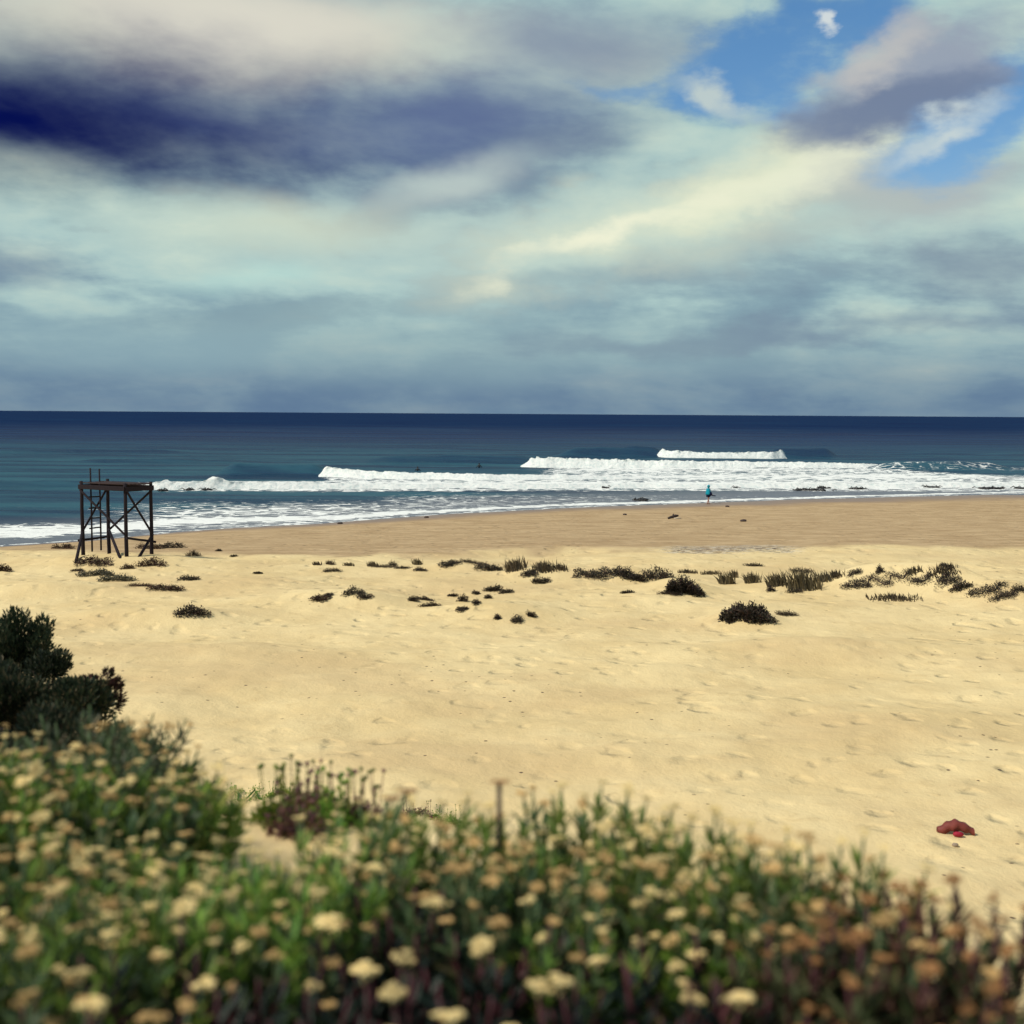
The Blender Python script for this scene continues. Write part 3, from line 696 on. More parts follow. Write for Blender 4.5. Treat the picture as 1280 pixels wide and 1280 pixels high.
PL = [
 # kind, px, py(base), width px, height px, label
 ('mound', 442, 742, 22, 9, 'dark round clump of leaves, left one of the two darkest clumps left of mid dune'),
 ('mat', 457, 747, 16, 6, 'dark trailing mat creeping down right from the dark clump left of mid dune'),
 ('red', 399, 750, 16, 8, 'brownish tuft on bare sand, farthest left of the mid dune clumps'),
 ('mat', 410, 746, 8, 3, 'tiny flat sprig just right of the brownish tuft'),
 ('mound', 516, 752, 11, 7, 'dark button shaped plant at the left end of a short trailing mat'),
 ('mat', 530, 750, 20, 5, 'thin trailing mat right of the button shaped plant'),
 ('mat', 538, 758, 20, 6, 'short dark mat in front of the thin trailing mat'),
 ('mat', 566, 746, 9, 4, 'small flat clump at the left of a loose scatter of clumps'),
 ('mound', 579, 752, 10, 9, 'darkest upright clump in the loose scatter on mid dune'),
 ('mat', 577, 764, 12, 5, 'small mat lying in front of the darkest clump of the scatter'),
 ('mound', 595, 755, 7, 6, 'small round clump right of the darkest clump of the scatter'),
 ('mound', 595, 743, 7, 4, 'tiny clump at the back of the scatter of clumps'),
 ('mound', 610, 748, 7, 5, 'tiny dark clump under the trailing plant on mid dune'),
 ('mat', 617, 739, 18, 8, 'dark trailing plant at the back of the scatter of clumps'),
 ('mat', 632, 742, 14, 6, 'trailing end of runners right of the dark trailing plant'),
 ('mound', 646, 778, 11, 9, 'dark clump nearest the camera in the scatter on mid dune'),
 ('mound', 664, 771, 10, 7, 'dark clump just right of the nearest clump of the scatter'),
 ('mound', 622, 773, 5, 5, 'tiny dot of a plant left of the nearest clump of the scatter'),
 ('grass', 397, 706, 9, 5, 'small grass tuft at the left end of the far row of tufts'),
 ('grass', 414, 706, 10, 6, 'second small grass tuft from the left end of the far row'),
 ('mat', 415, 714, 18, 5, 'thin curved runner lying below the first tufts of the far row'),
 ('grass', 436, 707, 12, 5, 'sparse pale grass tuft in the far row, right of the thin runner'),
 ('grass', 466, 708, 12, 7, 'grass tuft followed by a long trailing runner in the far row'),
 ('mat', 482, 709, 26, 4, 'long thin runner trailing right from a grass tuft in the far row'),
 ('mound', 491, 707, 8, 6, 'small dark clump standing above the long thin runner'),
 ('mat', 503, 711, 16, 3, 'short flat runner on the sand right of the small dark clump'),
 ('grass', 522, 706, 11, 8, 'pair of upright pale grass blades in the gap of the far row'),
 ('mat', 525, 713, 12, 4, 'dark flat clump in front of the upright pale grass blades'),
 ('mat', 560, 707, 16, 7, 'slanting dark runner at the start of the mid dune creeper line'),
 ('mat', 580, 704, 42, 5, 'long dark creeper lying along the crest at mid dune'),
 ('mat', 612, 712, 30, 9, 'dark creeper spilling down the right end of the crest at mid dune'),
 ('grass', 644, 712, 24, 15, 'pale leaning grass tuft right of the creeper crest'),
 ('mat', 662, 720, 18, 7, 'dark upper half of a slanting plant below the leaning grass'),
 ('mat', 677, 729, 17, 8, 'dark lower half of a slanting plant below the leaning grass'),
 ('grass', 681, 713, 26, 11, 'broad pale grass tuft in the middle of the dune row'),
 ('grass', 702, 713, 14, 8, 'low pale grass tuft ending the broad grass row'),
 ('mat', 741, 721, 48, 9, 'long low dark mat left of the round dark bush on the dune'),
 ('mound', 779, 721, 23, 12, 'rounded dark bush at the middle of the dune hedge line'),
 ('mat', 797, 726, 18, 10, 'dark foliage filling the dip between the two bushes of the dune line'),
 ('mound', 822, 723, 32, 12, 'spreading dark bush right of the rounded one on the dune line'),
 ('bush', 856, 742, 44, 22, 'biggest dark bush sloping down the right end of the dune line'),
 ('mat', 838, 743, 24, 5, 'dark flat branchlet sticking out left of the biggest sloping bush'),
 ('mat', 784, 742, 14, 4, 'thin sparse sprigs on the bare slope below the rounded bush'),
 ('bush', 932, 775, 52, 20, 'separate dark rounded bush sitting alone on the open sand'),
 ('mat', 955, 776, 22, 12, 'dark low skirt of leaves right against the lone rounded bush'),
 ('mat', 983, 770, 22, 6, 'flat trailing sprig just right of the lone rounded bush'),
 ('grass', 860, 716, 22, 5, 'faint fringe of short grass above the biggest sloping bush'),
 ('grass', 889, 718, 22, 5, 'greenish fringe of short grass left of the tall tufts'),
 ('grass', 909, 730, 16, 16, 'tall dark grass tuft, first of the tall tufts right of the bush line'),
 ('grass', 919, 722, 8, 10, 'narrow grass tuft close behind the first tall tuft'),
 ('grass', 941, 729, 17, 13, 'tall leaning grass tuft, second of the tall tufts'),
 ('mat', 943, 708, 20, 5, 'small flat clump alone on sand behind the tall tufts'),
 ('grass', 972, 732, 21, 16, 'tall pale grass tuft, third of the tall tufts'),
 ('grass', 1004, 735, 34, 21, 'widest and tallest grass tuft on the dune'),
 ('mat', 1002, 716, 24, 5, 'dark flat creeper lying behind the widest grass tuft'),
 ('mound', 963, 739, 8, 6, 'small dot of a plant below the third tall tuft'),
 ('mat', 993, 740, 16, 4, 'thin sprigs in front of the widest grass tuft'),
 ('grass', 1031, 726, 18, 10, 'grass tuft right next to the widest tuft'),
 ('grass', 1047, 721, 14, 8, 'second grass tuft right of the widest tuft'),
 ('mound', 1068, 719, 14, 6, 'low dark clump on open sand right of the widest tuft'),
 ('mound', 1099, 716, 7, 7, 'small dark upright clump farther right on open sand'),
 ('grass', 1143, 717, 16, 7, 'grass tuft above the right hummock, left one of two'),
 ('grass', 1180, 716, 32, 8, 'wide low grass tuft above the right hummock'),
 ('mound', 1181, 709, 8, 4, 'dark little clump behind the wide low grass tuft'),
 ('mat', 1071, 735, 26, 7, 'dark creeper climbing the left flank of the right hummock'),
 ('mat', 1108, 726, 52, 5, 'dark creeper running along the top of the right hummock'),
 ('mat', 1150, 726, 26, 5, 'gap ridden creeper end on the right hummock'),
 ('grass', 1118, 749, 52, 7, 'sparse dry grass on the near flank of the right hummock'),
 ('mound', 1186, 729, 24, 8, 'dark clump crowning the second right hummock'),
 ('mat', 1201, 736, 18, 11, 'dark plant spilling down the right side of the second hummock'),
 ('mat', 1234, 739, 40, 7, 'brown mat over the low saddle at the right of the dune'),
 ('mat', 1255, 748, 26, 6, 'brown mat in front of the low saddle at the right'),
 ('mound', 1274, 739, 18, 7, 'dark clump cut by the right edge of the photo'),
 ('red', 80, 686, 24, 7, 'reddish mat on the dune crest left of the tower'),
 ('red', 187, 686, 28, 9, 'reddish clump on the crest behind the right tower post'),
 ('mound', 213, 685, 26, 9, 'dark clump on the crest just right of the tower'),
 ('red', 118, 704, 42, 8, 'brown mat of leaves between the left tower posts'),
 ('red', 160, 711, 14, 6, 'brown leaves around the foot of the front tower post'),
 ('red', 190, 707, 30, 10, 'brown leaves around the foot of the right tower post'),
 ('mound', 241, 695, 13, 7, 'small dark clump on open sand right of the tower'),
 ('mat', 292, 696, 7, 3, 'tiny clump on the crest well right of the tower'),
 ('mat', 274, 689, 6, 3, 'tiny dark dot on the crest between tower and tiny clump'),
 ('grey', 120, 720, 42, 8, 'grey green mat in front of the left tower posts'),
 ('grey', 146, 726, 36, 8, 'grey green mat in front of the front tower post'),
 ('mat', 236, 725, 20, 7, 'dark slanting clump on sand right of and below the tower'),
 ('red', 176, 733, 26, 5, 'thin brown runners below the grey green mats'),
 ('red', 208, 737, 36, 8, 'longer brown dark mat below and right of the tower'),
 ('mat', 240, 769, 34, 11, 'dark flat mat alone on the sand at left, nearest the camera'),
 ('red', 4, 714, 18, 8, 'dark reddish clump cut by the left edge of the photo'),
 ('mat', 322, 718, 8, 3, 'tiny flat sprig on bare sand between tower and mid dune'),
 ('mat', 97, 714, 14, 3, 'thin sprigs left of the grey green mats'),
]
GR = 'plants scattered on the low dune'
for (kind, px, py, w, h, lab) in PL:
    X, Y, Z = ground_at(px, py, 12)
    s = math.hypot(X, Y) / F
    wm, hm = w * s * 1.05, h * s
    if kind == 'grass':
        b = grass_tuft(wm, max(wm * .5, .3), hm * 1.1, int(26 + w * 4.5), .35); nm, cat, mt = 'dune_grass', 'grass tuft', L_straw
        drape(b, X, Y, Z)
        o = b.build(nm, mt)
    else:
        mt = {'mound': L_dark, 'mat': L_dark, 'bush': L_dark, 'red': L_red, 'grey': L_grey}[kind]
        dm = min(max(wm * .6, .35), 1.2)
        n = {'bush': 2600}.get(kind, int(160 + w * 14))
        if kind in ('mat', 'grey', 'red'):
            b = foliage_mound(wm * 1.12, dm, hm * .85, int(n * 1.5), max(.045, min(.075, hm * .28)), mt, max(5, int(w / 5)), True)
        else:
            b = foliage_mound(wm * 1.12, dm * 1.1, hm * (.95 if kind != 'bush' else .82), int(n * 1.7), max(.045, min(.08, hm * .22)), mt, 12 if kind == 'bush' else 5, kind != 'bush', (1.1 if px < 900 else .25) if kind == 'bush' else 0)
        drape(b, X, Y, Z)
        if kind == 'bush':
            o = empty('dune_bush', (X, Y, Z)); b.build('foliage', mt, o)
            for k in range(7):
                a = random.uniform(0, 6.28); e = Vector((math.cos(a) * wm * .3, math.sin(a) * dm * .3, hm * .6))
                q = MB(); q.tube([(0, 0, -.05), e * .5 + Vector((0, 0, .08)), e], [.022, .015, .006], 6); q.build('branch', m_twig, o, True)
            tag(o, lab, 'bush', GR); continue
        nm, cat = ('dune_shrub', 'shrub') if kind == 'mound' else ('creeping_plant', 'plant')
        o = b.build(nm, mt)
    o.location = (X, Y, Z); tag(o, lab, cat, GR)

# ------------------------------------------------------------------ flotsam
m_clump = simple_mat('clump_dark', (.018, .014, .012), .35, .4, 6, .5)
def dark_clump(px, py, w, lab, z=None):
    if z is None: X, Y, Z = ground_at(px, py, 40)
    else: X, Y = on_plane(px, py); Z = z
    s = math.hypot(X, Y) / F; wm = w * s; b = MB()
    for k in range(int(8 + w * .5)):
        x = random.gauss(0, .27) * wm; x = max(-.5 * wm, min(.5 * wm, x)); y = random.uniform(-.6, .6); r = random.uniform(.08, .2) * min(1.6, .6 + wm * .3)
        b.blob((x, y, .02), r, 1, .3, (1.5, 1.1, random.uniform(.5, .9)))
    for k in range(int(5 + w * .3)):
        x = random.gauss(0, .3) * wm; y = random.gauss(0, .5); a = random.uniform(0, 6.28)
        p = [Vector((x, y, .05)), Vector((x + .3 * math.cos(a), y + .3 * math.sin(a), random.uniform(.12, .28))), Vector((x + .7 * math.cos(a), y + .7 * math.sin(a), .04))]
        b.tube(p, [.05, .045, .02], 5)
    b.tube([(-.5 * wm, 0, .03), (-.2 * wm, .2, .05), (.2 * wm, -.2, .05), (.5 * wm, 0, .03)], .05, 5); b.tube([(0, -.8, .03), (.05, 0, .05), (0, .8, .03)], .05, 5)
    o = b.build('surf_clump', m_clump, None, True); o.location = (X, Y, Z); tag(o, lab, 'seaweed', 'dark clumps in the shallows')  # dark lumps and strands set along the foot of the surf
for a in [(1010, 613, 34, 'widest dark patch in the shallows right of the person'), (1030, 610.5, 14, 'small dark bit at the right end of the widest patch'),
          (1072, 611.5, 20, 'dark patch second to the right of the person'), (1165, 609.5, 20, 'dark lump half way between the person and the right edge'),
          (1240, 611, 26, 'dark strand near the right edge of the surf'), (1275, 611, 14, 'dark bit cut by the right edge of the photo'),
          (872, 609.5, 7, 'small dark bit just left of the person'), (915, 609.5, 13, 'dark bit just right of the person'),
          (802, 626, 16, 'thin dark streak in the wash left of the person'), (757, 610.5, 8, 'small dark bit at the foot of the surf, mid picture'),
          (205, 613.5, 10, 'dark bit just right of the tower top'), (236, 613, 12, 'dark bit left of the splash in the left surf'),
          (259, 613, 12, 'dark bit below the splash in the left surf')]:
    dark_clump(*a, z=0.02)
m_drift = simple_mat('dark_driftwood', (.035, .024, .022), .8, .4, 10)
m_bleach = simple_mat('bleached_wood', (.55, .48, .38), .8, .2, 10)
X, Y, Z = ground_at(842, 649, 40)
dw = empty('driftwood', (X, Y, Z)); tag(dw, 'dark piece of driftwood lying alone on damp sand below the person', 'driftwood')
b = MB(); b.tube([(-.42, 0, .05), (-.15, .05, .14), (.12, 0, .22), (.36, -.04, .26)], [.07, .10, .12, .05], 8); b.tube([(.02, 0, .16), (-.02, .15, .32), (.03, .2, .36)], [.07, .05, .03], 7); b.build('trunk', m_drift, dw, True)
b = MB(); b.tube([(.02, -.1, .05), (.3, -.12, .07), (.56, -.05, .06)], [.06, .05, .03], 7); b.build('branch', m_bleach, dw, True)
m_stone = simple_mat('dark_stone', (.07, .05, .045), .8, .3, 8)
for px, py, r, lab in [(909, 634, .13, 'small dark stone on the sand right of the person'), (929, 652, .16, 'dark stone on damp sand below and right of the person'), (533, 647.5, .13, 'small dark stone by the water line at mid beach'),
                  (425, 655, .14, 'small dark stone by the water line left of mid beach'), (781, 644, .12, 'small dark stone left of the driftwood'), (838, 650, .0, '')]:
    if r == 0: continue
    X, Y, Z = ground_at(px, py, 30); b = MB(); b.blob((0, 0, r * .35), r, 2, .12, (1.5, 1.1, .7)); o = b.build('stone', m_stone, None, True); o.location = (X, Y, Z); tag(o, lab, 'stone', 'stones on the damp beach')

# red scrap on the near sand: an arched strip with a bright lump under it
m_red = simple_mat('faded_maroon', (.20, .045, .035), .6, .3, 12)
m_red2 = simple_mat('bright_red', (.34, .015, .04), .7, .2, 12)
X, Y, Z = ground_at(1195, 1044, 8)
k = math.hypot(X, Y) / F
rs = empty('red_scrap', (X, Y, Z)); tag(rs, 'dark red arched scrap with a bright red lump beneath, alone on the sand', 'litter')
b = MB(); n = 18; vs = []; fs_ = []
W2 = 22 * k; n = 44
for i in range(n + 1):
    q = -1 + 2 * i / n; zc = W2 * (.20 + .34 * (1 - abs(q) ** 1.6)); th = W2 * (.52 - .18 * abs(q)); dpt = W2 * .55 * (1 - .5 * q * q)
    for (yy, zz) in ((-.5, -.5), (-.2, .35), (.4, .5), (.5, -.1), (0, -.55)): vs.append((q * W2, yy * dpt + dpt * .2, zc + zz * th - .02))
m5 = 5
for i in range(n):
    for j in range(m5): fs_.append((i*m5+j, i*m5+(j+1) % m5, (i+1)*m5+(j+1) % m5, (i+1)*m5+j))
fs_.append(tuple(range(m5))); fs_.append(tuple(n*m5+j for j in range(m5-1, -1, -1)))
vs = [(x, y_ + .008 * math.sin(37 * x), z_ + .009 * math.sin(41 * x + 14 * y_)) for x, y_, z_ in vs]
b.add(vs, fs_); b.build('arch', m_red, rs, True)
b = MB(); b.blob((-W2*.05, -W2*.42, W2*.16), W2 * .21, 2, .08, (1.4, .8, .7)); b.build('lump', m_red2, rs, True)
X, Y, Z = ground_at(1194, 1059, 8); b = MB(); b.blob((0, 0, .02), .045, 2, .1, (1.2, 1, .8)); o = b.build('stone', simple_mat('grey_stone', (.30, .23, .17), .8), None, True); o.location = (X, Y, Z)
tag(o, 'small grey stone on the sand just below the red scrap', 'stone')

# ------------------------------------------------------------------ people
def remeshed(name, builder_parts, voxel, mat, smooth_it=6):
    """join overlapping tubes and blobs into ONE continuous skin"""
    b = MB()
    for fn in builder_parts: fn(b)
    me = b.mesh(name + '_base', None); o = link(name + '_tmp', me)
    md = o.modifiers.new('r', 'REMESH'); md.mode = 'VOXEL'; md.voxel_size = voxel
    ms = o.modifiers.new('s', 'SMOOTH'); ms.factor = .5; ms.iterations = smooth_it
    dg = bpy.context.evaluated_depsgraph_get(); res = bpy.data.meshes.new_from_object(o.evaluated_get(dg), depsgraph=dg)
    bpy.data.objects.remove(o); res.name = name
    res.materials.clear(); res.materials.append(mat); res.polygons.foreach_set('use_smooth', [True] * len(res.polygons))
    return res
m_skin = simple_mat('skin', (.42, .20, .14), .6, .12, 5)
def limb(b, pts, rad): 
    P = []; Q = []
    for i in range(len(pts) - 1):
        for k in range(5):
            P.append(Vector(pts[i]).lerp(Vector(pts[i+1]), k / 5)); Q.append(rad[i] + (rad[i+1] - rad[i]) * k / 5)
    P.append(Vector(pts[-1])); Q.append(rad[-1]); b.tube(P, Q, 10)
    for p, r in zip(pts, rad): b.blob(p, r, 2, 0)
def hand(b, p, d, s):
    """palm, four unequal curled fingers and a thumb; p wrist, d pointing direction, s thumb side"""
    p = Vector(p); d = Vector(d).normalized(); s = Vector(s).normalized(); n = d.cross(s)
    limb(b, [p, p + d * .045, p + d * .085], [.024, .032, .030])
    for i, L in enumerate((.07, .078, .072, .056)):
        o = p + d * .085 + s * (.024 - .016 * i)
        limb(b, [o, o + d * L * .5 + n * .004, o + d * L * .85 + n * .02], [.0095, .0088, .0075])
    o = p + d * .03 + s * .026
    limb(b, [o, o + s * .022 + d * .025 + n * .006, o + s * .026 + d * .055 + n * .012], [.011, .010, .008])
def head(b, c, f):
    """face direction f"""
    c = Vector(c); f = Vector(f).normalized(); s = f.cross(Vector((0, 0, 1)))
    b.blob(c + Vector((0, 0, .03)), .095, 3, 0, (.95, .95, 1.05)); b.blob(c + f * .02 - Vector((0, 0, .045)), .072, 3, 0, (1, 1, 1.05))
    limb(b, [c + f * .09 + Vector((0, 0, .02)), c + f * .113 - Vector((0, 0, .022))], [.010, .015])
    for k in (-1, 1):
        b.blob(c + f * .083 + s * .034 * k + Vector((0, 0, .012)), .016, 2, 0); b.blob(c + s * .092 * k - Vector((0, 0, .01)), .026, 2, 0, (.5, .8, 1.2))
    b.blob(c + f * .086 - Vector((0, 0, .055)), .020, 2, 0, (1, 1, .5)); b.blob(c + f * .078 - Vector((0, 0, .093)), .022, 2, 0)
def foot(b, a, f):
    a = Vector(a); f = Vector(f).normalized()
    limb(b, [a - f * .045 + Vector((0, 0, -.035)), a + f * .07 + Vector((0, 0, -.045)), a + f * .15 + Vector((0, 0, -.055))], [.036, .036, .022])

# walker in a turquoise hooded wrap, side-on, walking to the right along the wash
X, Y, Z = ground_at(885, 629.5, 40)
walker = empty('person', (X, Y, Z)); tag(walker, 'person in a turquoise hooded wrap with bare legs walking along the water edge', 'person')
fw = Vector((.75, .45, 0)).normalized(); sd_ = Vector((fw.y, -fw.x, 0))
hipL, hipR = Vector((0, 0, .86)) + sd_ * .09, Vector((0, 0, .86)) - sd_ * .09
kR, aR = hipR + fw * .14 - Vector((0, 0, .41)), hipR + fw * .16 - Vector((0, 0, .785))
kL, aL = hipL + fw * .00 - Vector((0, 0, .42)), hipL - fw * .17 - Vector((0, 0, .785))
sh = Vector((0, 0, 1.36)) + fw * .02
shR, shL = sh - sd_ * .17, sh + sd_ * .17
eR, wR = shR + fw * .02 - Vector((0, 0, .27)) - sd_ * .06, shR + fw * .10 - Vector((0, 0, .47)) - sd_ * .05
eL, wL = shL - fw * .02 - Vector((0, 0, .27)) + sd_ * .07, shL + fw * .14 - Vector((0, 0, .46)) + sd_ * .16
def body(b):
    limb(b, [(0, 0, .88), (0, 0, 1.02), Vector((0, 0, 1.2)) + fw * .015, sh], [.135, .115, .13, .10])
    for p in (hipL, hipR): b.blob(p, .105, 2, 0)
    limb(b, [hipR, kR, aR], [.088, .055, .037]); limb(b, [hipL, kL, aL], [.088, .055, .037])
    limb(b, [kR - Vector((0, 0, .1)) - fw * .01, kR - Vector((0, 0, .2))], [.053, .045]); limb(b, [kL - Vector((0, 0, .1)) - fw * .03, kL - Vector((0, 0, .2)) - fw * .08], [.053, .045])
    foot(b, aR, fw); foot(b, aL, fw + Vector((0, 0, -.12)))
    limb(b, [sh, shR, eR, wR], [.09, .058, .042, .027]); limb(b, [sh, shL, eL, wL], [.09, .058, .042, .027])
    hand(b, wR, (fw * .3 - Vector((0, 0, 1))), fw); hand(b, wL, (fw * .5 + sd_ * .35 - Vector((0, 0, 1))), fw)
    limb(b, [sh, sh + Vector((0, 0, .12)) + fw * .02], [.06, .052]); head(b, sh + Vector((0, 0, .225)) + fw * .03, fw)
link('body', remeshed('body', [body], .0075, m_skin), walker)
m_wrap = simple_mat('turquoise_towelling', (.012, .27, .36), .9, .3, 9, .1, .3, .01)
m_navy = simple_mat('navy_cloth', (.008, .012, .045), .85, .3, 9, .1)
def lathe_cloth(rings, n=40, fold=0.03, seed=0, open_f=None):
    b = MB(); vs = []
    for i, (c, rf, rs_) in enumerate(rings):
        for k in range(n):
            th = 2 * math.pi * k / n; ff = 1 + fold * math.sin(th * 7 + seed + i * .35) * (i / len(rings))
            vs.append(Vector(c) + fw * math.cos(th) * rf * ff + sd_ * math.sin(th) * rs_ * ff)
    fs_ = [(i*n+k, i*n+(k+1) % n, (i+1)*n+(k+1) % n, (i+1)*n+k) for i in range(len(rings) - 1) for k in range(n)]
    b.add(vs, fs_); return b
z = lambda h, f=0: Vector((0, 0, h)) + fw * f
wr = lathe_cloth([(z(1.44, .03), .085, .09), (z(1.40, .02), .12, .20), (z(1.30, .02), .15, .255), (z(1.12, .01), .17, .29), (z(.95, 0), .19, .31), (z(.82, 0), .20, .32)], seed=1)
wo_ = wr.build('hooded_wrap', m_wrap, walker, True); md = wo_.modifiers.new('t', 'SOLIDIFY'); md.thickness = .015
# hood: shell round the head, open at the face
hb = MB(); hc = sh + Vector((0, 0, .235)) + fw * .015; vs = []; nn_ = 20; mm = 12
for i in range(mm + 1):
    th = -math.pi * .72 + i / mm * math.pi * 1.44
    for k in range(nn_ + 1):
        ph = -math.pi * .48 + k / nn_ * math.pi * .98
        d = (-fw * math.cos(th) + sd_ * math.sin(th)) * math.cos(ph) + Vector((0, 0, math.sin(ph)))
        rr = .135 + (.02 if ph > 1.1 else 0); vs.append(hc + Vector((d.x * rr, d.y * rr, d.z * .155)))
hb.add(vs, [(i*(nn_+1)+k, (i+1)*(nn_+1)+k, (i+1)*(nn_+1)+k+1, i*(nn_+1)+k+1) for i in range(mm) for k in range(nn_)])
ho = hb.build('hood', m_wrap, wo_, True); md = ho.modifiers.new('t', 'SOLIDIFY'); md.thickness = .012
so_ = lathe_cloth([(z(.96), .145, .165), (z(.86), .165, .20), (z(.74), .17, .21), (z(.62, .01), .175, .215)], seed=3).build('shorts', m_navy, walker, True)
md = so_.modifiers.new('t', 'SOLIDIFY'); md.thickness = .01
# dark bag on the hip and dark flat shoes in the hand
bag = empty('shoulder_bag', Vector((X, Y, Z)) + sd_ * .36 + Vector((0, 0, .78)) - Vector((0, .04, 0))); tag(bag, 'dark navy bag hanging at the right hip of the person in turquoise', 'bag')
bb = MB(); bb.blob((0, 0, .14), .20, 3, .03, (.62, .42, 1.0)); bb.build('pouch', m_navy, bag, True)
st = MB(); st.tube([(-.08, 0, .26), (-.14, 0, .5), (-.20, .04, .62)], .015, 6); st.build('strap', m_navy, bag, True)
hp = Vector((X, Y, Z)) + wL + Vector((0, 0, -.17)) + sd_ * .08
sh_o = empty('pair_of_sandals', hp); tag(sh_o, 'dark flat sandals held out at the side of the person in turquoise', 'sandals')
for k in (0, 1):
    q = MB(); q.tube([(-.02, .06 * k, .03 - .01 * k), (.12, .06 * k, .02), (.29, .06 * k + .02, .0)], [.045, .040, .050], 10)
    q.v = [(a, b_, c_ * 1.0) for a, b_, c_ in q.v]; q.build('sandal', m_navy, sh_o, True)

# two surfers waiting in the water: dark wetsuits, chest deep
m_suit = simple_mat('black_wetsuit', (.008, .009, .014), .5, .3, 6, .4)
fw = Vector((.2, 1, 0)).normalized(); sd_ = Vector((fw.y, -fw.x, 0))
sh = Vector((0, 0, 1.36)); shR, shL = sh - sd_ * .18, sh + sd_ * .18
eR, wR = shR - sd_ * .2 - Vector((0, 0, .2)), shR - sd_ * .32 - Vector((0, 0, .36)) + fw * .2
eL, wL = shL + sd_ * .2 - Vector((0, 0, .2)), shL + sd_ * .32 - Vector((0, 0, .36)) + fw * .2
hipL, hipR = Vector((0, 0, .86)) + sd_ * .09, Vector((0, 0, .86)) - sd_ * .09
def surf_core(b, g, full):
    limb(b, [(0, 0, .88), (0, 0, 1.02), (0, 0, 1.2), sh], [.14 + g, .13 + g, .15 + g, .11 + g])
    for h_ in (hipL, hipR):
        b.blob(h_, .10 + g, 2, 0); limb(b, [h_, h_ - Vector((0, 0, .42)), h_ - Vector((0, 0, .78))], [.09 + g, .056 + g, .04 + g])
    limb(b, [sh, shR, eR, wR], [.09 + g, .06 + g, .045 + g, .03 + g]); limb(b, [sh, shL, eL, wL], [.09 + g, .06 + g, .045 + g, .03 + g])
    limb(b, [sh, sh + Vector((0, 0, .09))], [.06 + g, .055 + g])
    if full:
        hand(b, wR, fw - Vector((0, 0, .2)), -sd_ * -1); hand(b, wL, fw - Vector((0, 0, .2)), -sd_)
        head(b, sh + Vector((0, 0, .225)) + fw * .03, fw)
        for h_ in (hipL, hipR): foot(b, h_ - Vector((0, 0, .785)), fw)
mb_ = remeshed('body', [lambda b: surf_core(b, 0, True)], .009, m_skin); ms_ = remeshed('wetsuit', [lambda b: surf_core(b, .009, False)], .012, m_suit)
hcap = MB(); hcap.blob(sh + Vector((0, 0, .275)) + fw * .012, .108, 3, .03, (1, 1, 1.0)); mh_ = hcap.mesh('hair', simple_mat('dark_hair', (.015, .011, .009), .7), True)
for px, py, lab in [(522, 588, 'left one of two dark surfers waiting in the water behind the surf'), (599, 583.5, 'right one of two dark surfers waiting in the water behind the surf')]:
    x, y = on_plane(px, py); o = empty('person', (x, y, -1.16 + float(swell_z(np.array([x]), np.array([y]))[0])))
    o.rotation_euler.z = random.uniform(-.6, .6); tag(o, lab, 'person', 'surfers in the water')
    link('body', mb_, o); link('wetsuit', ms_, o); link('hair', mh_, o)

# ------------------------------------------------------------------ flowering plants on the near dune
L_green = leaf_mat('fleshy_green_leaves', (.10, .21, .035), (.24, .36, .05), (.34, .38, .08), .2, .36)
L_blue = leaf_mat('grey_green_fleshy_leaves', (.045, .090, .045), (.115, .170, .065), (.17, .15, .07), .18, .3)
L_brown = leaf_mat('drying_leaves', (.028, .045, .018), (.10, .105, .035), (.11, .05, .03), .22, .25)
L_rim = leaf_mat('bright_green_leaves', (.12, .23, .045), (.27, .38, .07), (.38, .38, .12), .25, .4)
L_shade = leaf_mat('shade_toned_leaves', (.005, .013, .012), (.014, .030, .018), (.06, .013, .018), .12, .15)  # near-black tone puts the deep canopy shade into the leaf colour
L_slope = leaf_mat('dull_grey_green_leaves', (.030, .048, .028), (.085, .095, .048), (.14, .11, .065), .22, .22)
L_purple = leaf_mat('purple_creeper_leaves', (.17, .075, .085), (.30, .16, .14), (.16, .18, .05), .3, .25)
m_stem = simple_mat('green_stem', (.065, .105, .035), .6, .3, 12)
m_stem2 = simple_mat('red_brown_stem', (.075, .020, .026), .6, .3, 12)
def head_mat(name, c0, c1):
    m, t = material(name); g_ = t.n('ShaderNodeNewGeometry'); oi = t.n('ShaderNodeObjectInfo').outputs['Random']
    c = t.mix(g_.outputs['Random Per Island'], c0, c1); hs = t.n('ShaderNodeHueSaturation'); t.put(hs.inputs['Color'], c); t.put(hs.inputs['Value'], t.m('MULTIPLY_ADD', oi, .5, .75)); 
    t.out(t.pbsdf(hs.outputs[0], .8, None, .15)); return m
M_head = [head_mat('cream_florets', (.66, .49, .20), (.90, .74, .38)), head_mat('buff_florets', (.46, .29, .11), (.68, .47, .21)), head_mat('brown_florets', (.24, .11, .045), (.46, .25, .10))]

def flower_mesh(r, mat_, seed):
    """uneven corymb: several small domes of florets on short rays"""
    random.seed(seed); b = MB(); ns = random.choice((3, 4, 5))
    for q in range(ns):
        a0 = q * 6.28 / ns + random.uniform(-.5, .5); off = r * random.uniform(.38, .66) if ns > 1 else 0
        c = Vector((math.cos(a0) * off, math.sin(a0) * off, random.uniform(-.25, .15) * r)); rr = r * random.uniform(.34, .56)
        b.tube([(0, 0, -.8 * r), c - Vector((0, 0, .1 * r))], [.06 * r, .05 * r], 4); n = 13
        for k in range(n):
            u = math.sqrt((k + .4) / n); a = k * 2.39996
            b.blob(c + Vector((math.cos(a) * u * rr, math.sin(a) * u * rr, .35 * rr * (1 - u * u) + random.uniform(-.1, .1) * rr)), rr * random.uniform(.22, .36), 1, .2, (1, 1, .8))
    return b.mesh('flower_head', mat_)
